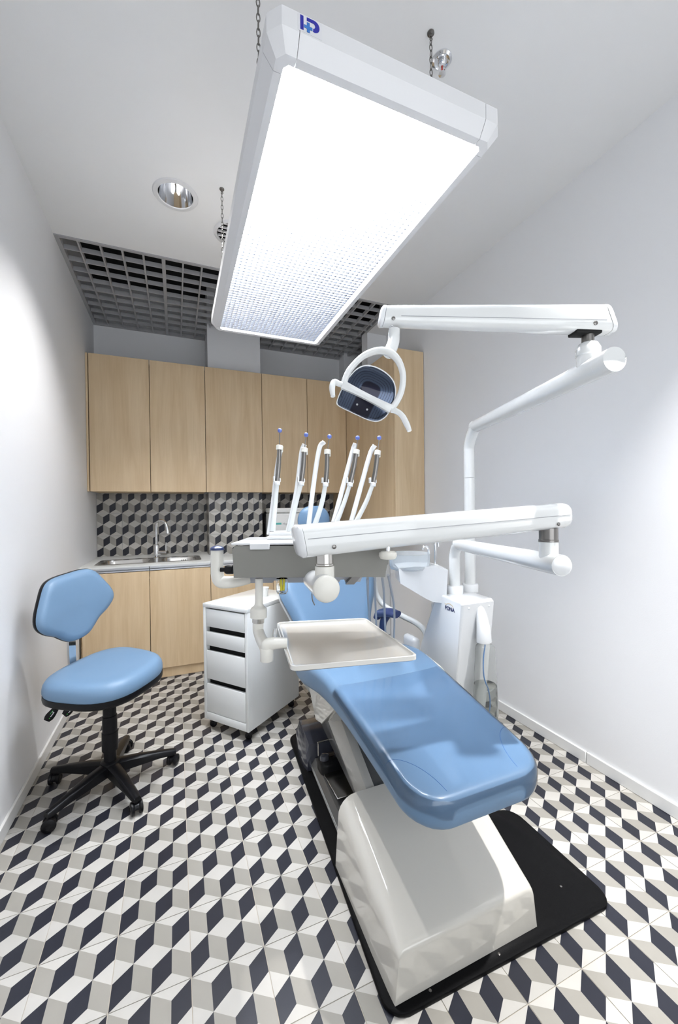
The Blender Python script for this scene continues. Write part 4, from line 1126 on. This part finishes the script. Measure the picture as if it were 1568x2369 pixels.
sa = obj('spring_arm', B().rings([armring(E0 + dv * .006, .032, .034, .022, .0), armring(E0 + dv * .02, .034, .0375, .024), armring(E0 + dv * .3, .034, .0385, .024), armring(E1 - dv * .1, .034, .039, .024), armring(E1 - dv * .006, .034, .039, .024, .12)]), 'white_lacquer', t, ang=50)
obj('end_cap', B().rings([armring(E0 + dv * .0055, .032, .034, .022), armring(E0 - dv * .004, .026, .028, .018), armring(E0 - dv * .007, .016, .018, .012)]), 'white_plastic', sa, ang=50)
obj('end_cap', B().rings([armring(E1 - dv * .005, .0345, .0395, .024, .12), armring(E1 + dv * .002, .0345, .0395, .024, .12), armring(E1 + dv * .010, .027, .032, .02, .12)]), 'white_plastic', sa, ang=50)
for s in (-1, 1):
    obj('seam', B().tube([E0 + dv * .012 + sv * s * .0342 + uv_ * .002, E1 - dv * .012 + sv * s * .0342 + uv_ * .006], .0009, 6, 0), 'cord_grey', sa)
    obj('screw', B().lathe([(.0052, 0), (.0052, .002), (.003, .003)], A + sv * s * .0342 - uv_ * .022, sv * s, 14), 'dark_steel', sa)
    obj('screw', B().lathe([(.0052, 0), (.0052, .002), (.003, .003)], Bp - dv * .012 + sv * s * .0342 - uv_ * .018, sv * s, 14), 'dark_steel', sa)
# pivot at the table end
obj('pivot_pin', B().lathe([(.0215, 1.145), (.0235, 1.147), (.0235, 1.150), (.0210, 1.151), (.0210, 1.180)], (Bp.x, Bp.y, 0), (0, 0, 1), 24), 'steel', t)
obj('pivot_post', B().lathe([(.0235, 1.080), (.0235, 1.142), (.0225, 1.1445)], (Bp.x, Bp.y, 0), (0, 0, 1), 24), 'cream_plastic', t)
PB = Vector((0.3151, 0.8472, 1.0990)); PE = Vector((0.3420, 1.0199, 1.0907))
pd = (PE - PB).normalized()
obj('table_arm', B().tube([PB, PB + pd * .02, PE], [.0305, .0305, .027], 26, 0), 'white_plastic', t, ang=50)
obj('ball_cap', B().lathe([(.0312, .001), (.0312, .006), (.028, .011), (.018, .015), (.004, .0165)], PB, -pd, 30), 'cream_plastic', t, ang=60)
# table body
ux = Vector((math.cos(-0.385), math.sin(-0.385), 0)); vx = Vector((-ux.y, ux.x, 0))
TO = Vector((.139, 1.078, 0))
TM = Matrix(((ux.x, vx.x, 0, TO.x), (ux.y, vx.y, 0, TO.y), (0, 0, 1, 0), (0, 0, 0, 1)))
def tp_(u, v, z): return TO + ux * u + vx * v + Vector((0, 0, z))
pan = [(.0, 1.101), (.404, 1.098), (.409, 1.132), (.4125, 1.132), (.4145, 1.168), (.414, 1.182), (.004, 1.186), (-.003, 1.176)]
obj('front_panel', B().prism(pan, lambda u, v, w_: tp_(u, w_, v), 0, .006, .001, 1), 'panel_grey', t)
obj('chassis', B().box((.012, .0065, 1.112), (.398, .205, 1.183), .004, 1, TM), 'chassis_grey', t)
pan2 = [(.008, 1.06), (.012, 1.113), (.37, 1.113), (.345, 1.06), (.30, 1.06), (.297, 1.067), (.285, 1.067), (.282, 1.06), (.10, 1.06), (.096, 1.067), (.085, 1.067), (.080, 1.06)]
obj('underside_plate', B().prism(pan2, lambda u, v, w_: tp_(u, w_, v), .14, .146), 'chassis_grey', t)
for u, z in ((.055, 1.092), (.066, 1.092), (.055, 1.084), (.066, 1.084), (.150, 1.093), (.158, 1.085), (.27, 1.09), (.31, 1.085)):
    obj('slot', B().box((u, .1385, z), (u + .006, .1398, z + .0035), 0, 1, TM), 'gap_black', t)
obj('valve_stem', B().tube([tp_(.185, .12, 1.112), tp_(.185, .12, 1.07)], .005, 10, 0).tube([tp_(.176, .12, 1.09), tp_(.194, .12, 1.09)], .004, 8, 0), 'brass', t)
obj('gutter', B().prism([(.30, 1.06), (.345, 1.112), (.372, 1.112), (.325, 1.06)], lambda u, v, w_: tp_(u, w_, v), .10, .138), 'dark_steel', t)
tt = obj('table_top', B().box((-.006, -.002, 1.1875), (.418, .215, 1.194), .003, 2, TM), 'white_plastic', t)
obj('clip', B().box((.045, -.008, 1.176), (.098, -.001, 1.193), .002, 1, TM), 'white_plastic', t)
R = [[tp_(u, v, z) for u, v in ((.075, .10), (.425, .10), (.425, .225), (.075, .225))] for z in (1.1945, 1.199)]
obj('rear_rail', B().box((.070, .100, 1.1945), (.430, .140, 1.203), .003, 2, TM), 'white_plastic', t)
obj('holder_block', B().box((.070, .142, 1.1945), (.430, .225, 1.214), .004, 2, TM), 'white_plastic', t)
# left grip with cap
gp = [(0.1038, 1.1460, 1.1711), (0.1033, 1.1458, 1.1374), (0.1039, 1.1452, 1.1012), (0.1104, 1.1424, 1.0831), (0.1281, 1.1350, 1.0805), (0.1589, 1.1440, 1.0789), (0.1906, 1.1525, 1.0811)]
obj('side_handle', B().tube(gp, [.0175, .0175, .0175, .0175, .0175, .016, .014], 16, 4, flat=.8), 'cream_plastic', t, ang=50)
obj('handle_cap', B().lathe([(.020, 0), (.018, .006), (.010, .0105), (.002, .012)], (0.1038, 1.1460, 1.1711)), 'navy_plastic', t)
obj('knob', B().lathe([(.006, -.012), (.006, 0), (.0105, .001), (.0125, .006), (.0125, .022), (.010, .024)], (0.1214, 1.1220, 1.1177), ux, 18), 'black_plastic', t)
# lens cup under the table
lc = (0.2698, 1.0767, 1.0896)
obj('lamp_cup', B().lathe([(.0165, .0), (.0165, -.035), (.013, -.042), (.004, -.043), (.004, -.040), (.012, -.038), (.0148, -.033), (.0148, 0)], lc, n=24), 'glass_clear', t)
obj('wick', B().tube([Vector(lc) + Vector((-.003, 0, 0)), Vector(lc) + Vector((-.002, 0, -.034))], .0035, 8, 0).tube([Vector(lc) + Vector((.006, 0, 0)), Vector(lc) + Vector((.004, 0, -.034))], .0035, 8, 0), 'yellow', t)
# white knob at the end of the table
kb = (0.4892, 0.8680, 1.1646)
obj('side_knob', B().lathe([(.016, .010), (.022, .006), (.023, -.002), (.019, -.009), (.006, -.012)], kb, n=26), 'cream_plastic', t)
obj('knob_shaft', B().lathe([(.006, .010), (.006, .03)], kb, n=14), 'chrome', t)
# five whips
WH = [((0.2739, 1.2060, 1.2051), (0.2894, 1.2329, 1.2935), (0.2992, 1.2405, 1.3694), (0.3095, 1.2482, 1.4799), (0.3115, 1.2479, 1.5355), (0.2672, 1.2250, 1.2043), (0.2880, 1.2499, 1.3075), (0.3043, 1.2658, 1.4063), (0.3171, 1.2559, 1.4870)),
 ((0.3208, 1.1866, 1.2046), (0.3503, 1.2079, 1.2996), (0.3706, 1.2110, 1.3672), (0.3839, 1.2174, 1.4707), (0.3898, 1.2155, 1.5207), (0.3197, 1.2033, 1.2010), (0.3562, 1.2220, 1.3345), (0.3792, 1.2354, 1.4618), (0.3872, 1.2270, 1.4918)),
 ((0.3876, 1.1591, 1.2091), (0.4262, 1.1766, 1.2987), (0.4420, 1.1815, 1.3636), (0.4520, 1.1892, 1.4643), (0.4591, 1.1868, 1.5143), (0.3798, 1.1786, 1.2084), (0.4064, 1.2015, 1.3477), (0.4327, 1.2135, 1.4752), (0.4470, 1.2025, 1.4995)),
 ((0.4469, 1.1347, 1.2111), (0.4908, 1.1499, 1.2980), (0.5147, 1.1515, 1.3627), (0.5382, 1.1537, 1.4633), (0.5427, 1.1523, 1.5092), (0.4461, 1.1512, 1.2076), (0.4975, 1.1640, 1.3605), (0.5328, 1.1721, 1.4670), (0.5402, 1.1640, 1.4928)),
 ((0.4988, 1.1133, 1.2132), (0.5541, 1.1238, 1.2972), (0.5823, 1.1236, 1.3619), (0.6011, 1.1277, 1.4598), (0.6070, 1.1258, 1.5084), (0.4974, 1.1301, 1.2097), (0.5500, 1.1424, 1.3599), (0.5861, 1.1501, 1.4593), (0.5984, 1.1399, 1.4865))]
for (b0, b1, b2, b3, bt_, h0, h1, h2, h3) in WH:
    wp = obj('whip_arm', B().tube([b0, b1, b2], [.0085, .0078, .0070], 12, 7, flat=.7), 'hose_grey', t, ang=60)
    obj('whip_blade', B().tube([b2, Vector(b2).lerp(Vector(b3), .5) + Vector((.0015, 0, 0)), b3], [.0072, .0075, .0072], 12, 6), 'dark_steel', wp, ang=60)
    obj('upper_clamp', B().lathe([(.0095, -.007), (.0105, -.006), (.0105, .007), (.0095, .008)], b3, Vector(b3) - Vector(b2), 16).box((.002, .001, -.014), (.013, .014, .009), .003, 2, Matrix.Translation(Vector(b3))), 'cream_plastic', wp)
    obj('lower_clip', B().lathe([(.0088, -.010), (.0094, -.009), (.0094, .001), (.0088, .002)], b2, Vector(b3) - Vector(b2), 16).box((-.012, -.004, .0), (-.008, .008, .018), .001, 1, Matrix.Translation(Vector(b2))).box((.007, -.004, .0), (.011, .008, .012), .001, 1, Matrix.Translation(Vector(b2))), 'white_plastic', wp)
    obj('pin', B().tube([b3, bt_], .0014, 8, 0), 'dark_steel', wp)
    obj('ball', B().sphere(bt_, .0072), 'blue_ball', wp)
    hs = obj('hose', B().tube([h0, h1, h2, h3], .0078, 12, 8), 'white_plastic', t, ang=60)
    obj('hose_slot', B().box((-.0065, -.002, -.006), (.0065, .002, .006), .001, 1, Matrix.Translation(Vector(b0) + Vector((0, 0, .004)) - vx * .012) @ Matrix.Rotation(-.385, 4, 'Z')), 'gap_black', wp)
# thin supply hoses hanging below
for pts in [[(0.5349, 1.0754, 1.0692), (0.6692, 1.3433, 0.9467), (0.8503, 1.6996, 0.7738), (0.8988, 1.7857, 0.5716)], [(0.5556, 1.0669, 1.0729), (0.6474, 1.2445, 0.9842), (0.7422, 1.4206, 0.8714), (0.8381, 1.5951, 0.6424)], [(0.5762, 1.0584, 1.0727), (0.6530, 1.1882, 0.9945), (0.7263, 1.3193, 0.9050), (0.8763, 1.5793, 0.6420)], [(0.5933, 1.0514, 1.0790), (0.6764, 1.1786, 1.0017), (0.7599, 1.3056, 0.9128), (0.8109, 1.3915, 0.8005), (0.8552, 1.4802, 0.6773)]]:
    obj('supply_hose', B().tube(pts, .0042, 10, 8), 'cord_grey', t)
obj('drain_wire', B().tube([(0.3474, 1.0445, 1.0682), (0.3470, 1.0443, 1.0321), (0.3534, 1.0415, 1.0139)], .0016, 8, 3), 'dark_steel', t)
# tray bracket
P0, P1, P2, P3 = (0.2107, 1.1011, 1.0903), (0.2100, 1.1008, 1.0337), (0.2081, 1.1011, 0.9819), (0.2068, 1.1015, 0.9675)
obj('bracket_post', B().tube([P0, P1, Vector(P1).lerp(Vector(P2), .35), Vector(P1).lerp(Vector(P2), .55), P2], [.0108, .0108, .013, .0225, .0232], 20, 4), 'cream_plastic', t, ang=50)
obj('bracket_ring', B().tube([P2, P3], .0165, 20, 0), 'steel', t)
obj('bracket_elbow', B().tube([(0.2069, 1.1015, 0.9699), (0.2066, 1.1014, 0.9482), (0.2077, 1.0954, 0.9401), (0.2082, 1.0681, 0.9314), (0.2105, 1.0346, 0.9252), (0.2105, 1.0130, 0.9209)], [.0150, .0150, .0150, .0155, .0160, .0165], 16, 6), 'cream_plastic', t, ang=50)
obj('bracket_arm', B().tube([(0.2094, 1.0026, 0.9255), (0.2126, 1.0014, 0.9355), (0.2291, 0.9947, 0.9397), (0.2590, 0.9877, 0.9388)], [.0165, .0165, .0150, .0125], 16, 6, flat=1.0), 'cream_plastic', t, ang=50)
obj('bracket_hub', B().lathe([(.0165, -.030), (.0172, -.028), (.0172, .002), (.0165, .003)], [(0.2094, 1.0026, 0.9255), (0.2126, 1.0014, 0.9355), (0.2291, 0.9947, 0.9397), (0.2590, 0.9877, 0.9388)][0], n=22), 'cream_plastic', t)
# instrument tray resting on the bracket
TR = [(0.2880, 1.2250), (0.5650, 1.1520), (0.5360, 0.8060), (0.2350, 0.8660)]
cz = 0.925
t2 = thing('instrument_tray', 'empty cream plastic instrument tray held over the chair', 'tray', (sum(p[0] for p in TR) / 4, sum(p[1] for p in TR) / 4, cz - .012))
def quad(e, z, r=.018, n=5):
    """rounded quadrilateral through TR, grown by e"""
    c = Vector((sum(p[0] for p in TR) / 4, sum(p[1] for p in TR) / 4, 0)); out = []
    for i in range(4):
        p = Vector((*TR[i][:2], 0)); a = Vector((*TR[i - 1][:2], 0)); d = Vector((*TR[(i + 1) % 4][:2], 0))
        da, dd = (a - p).normalized(), (d - p).normalized()
        p = p - (da + dd) * e
        for k in range(n + 1):
            s = k / n
            q0, q1 = p + da * r, p + dd * r
            out.append(((q0 * (1 - s) ** 2 + p * 2 * s * (1 - s) + q1 * s * s).x, (q0 * (1 - s) ** 2 + p * 2 * s * (1 - s) + q1 * s * s).y, z))
    return out
R = [quad(e, cz + z) for e, z in ((-.020, -.013), (-.004, -.013), (.0, -.010), (.0, .0), (-.002, .0015), (-.005, .0005), (-.007, -.004), (-.012, -.007), (-.03, -.008))]
obj('tray_body', B().rings(R), 'tray_gloss', t2, ang=42)
obj('tray_knob', B().lathe([(.004, 0), (.014, .001), (.016, .006), (.010, .010)], (0.2589, 1.1012, 0.9305), (-ux.x, -ux.y, 0), 18), 'white_plastic', t2)
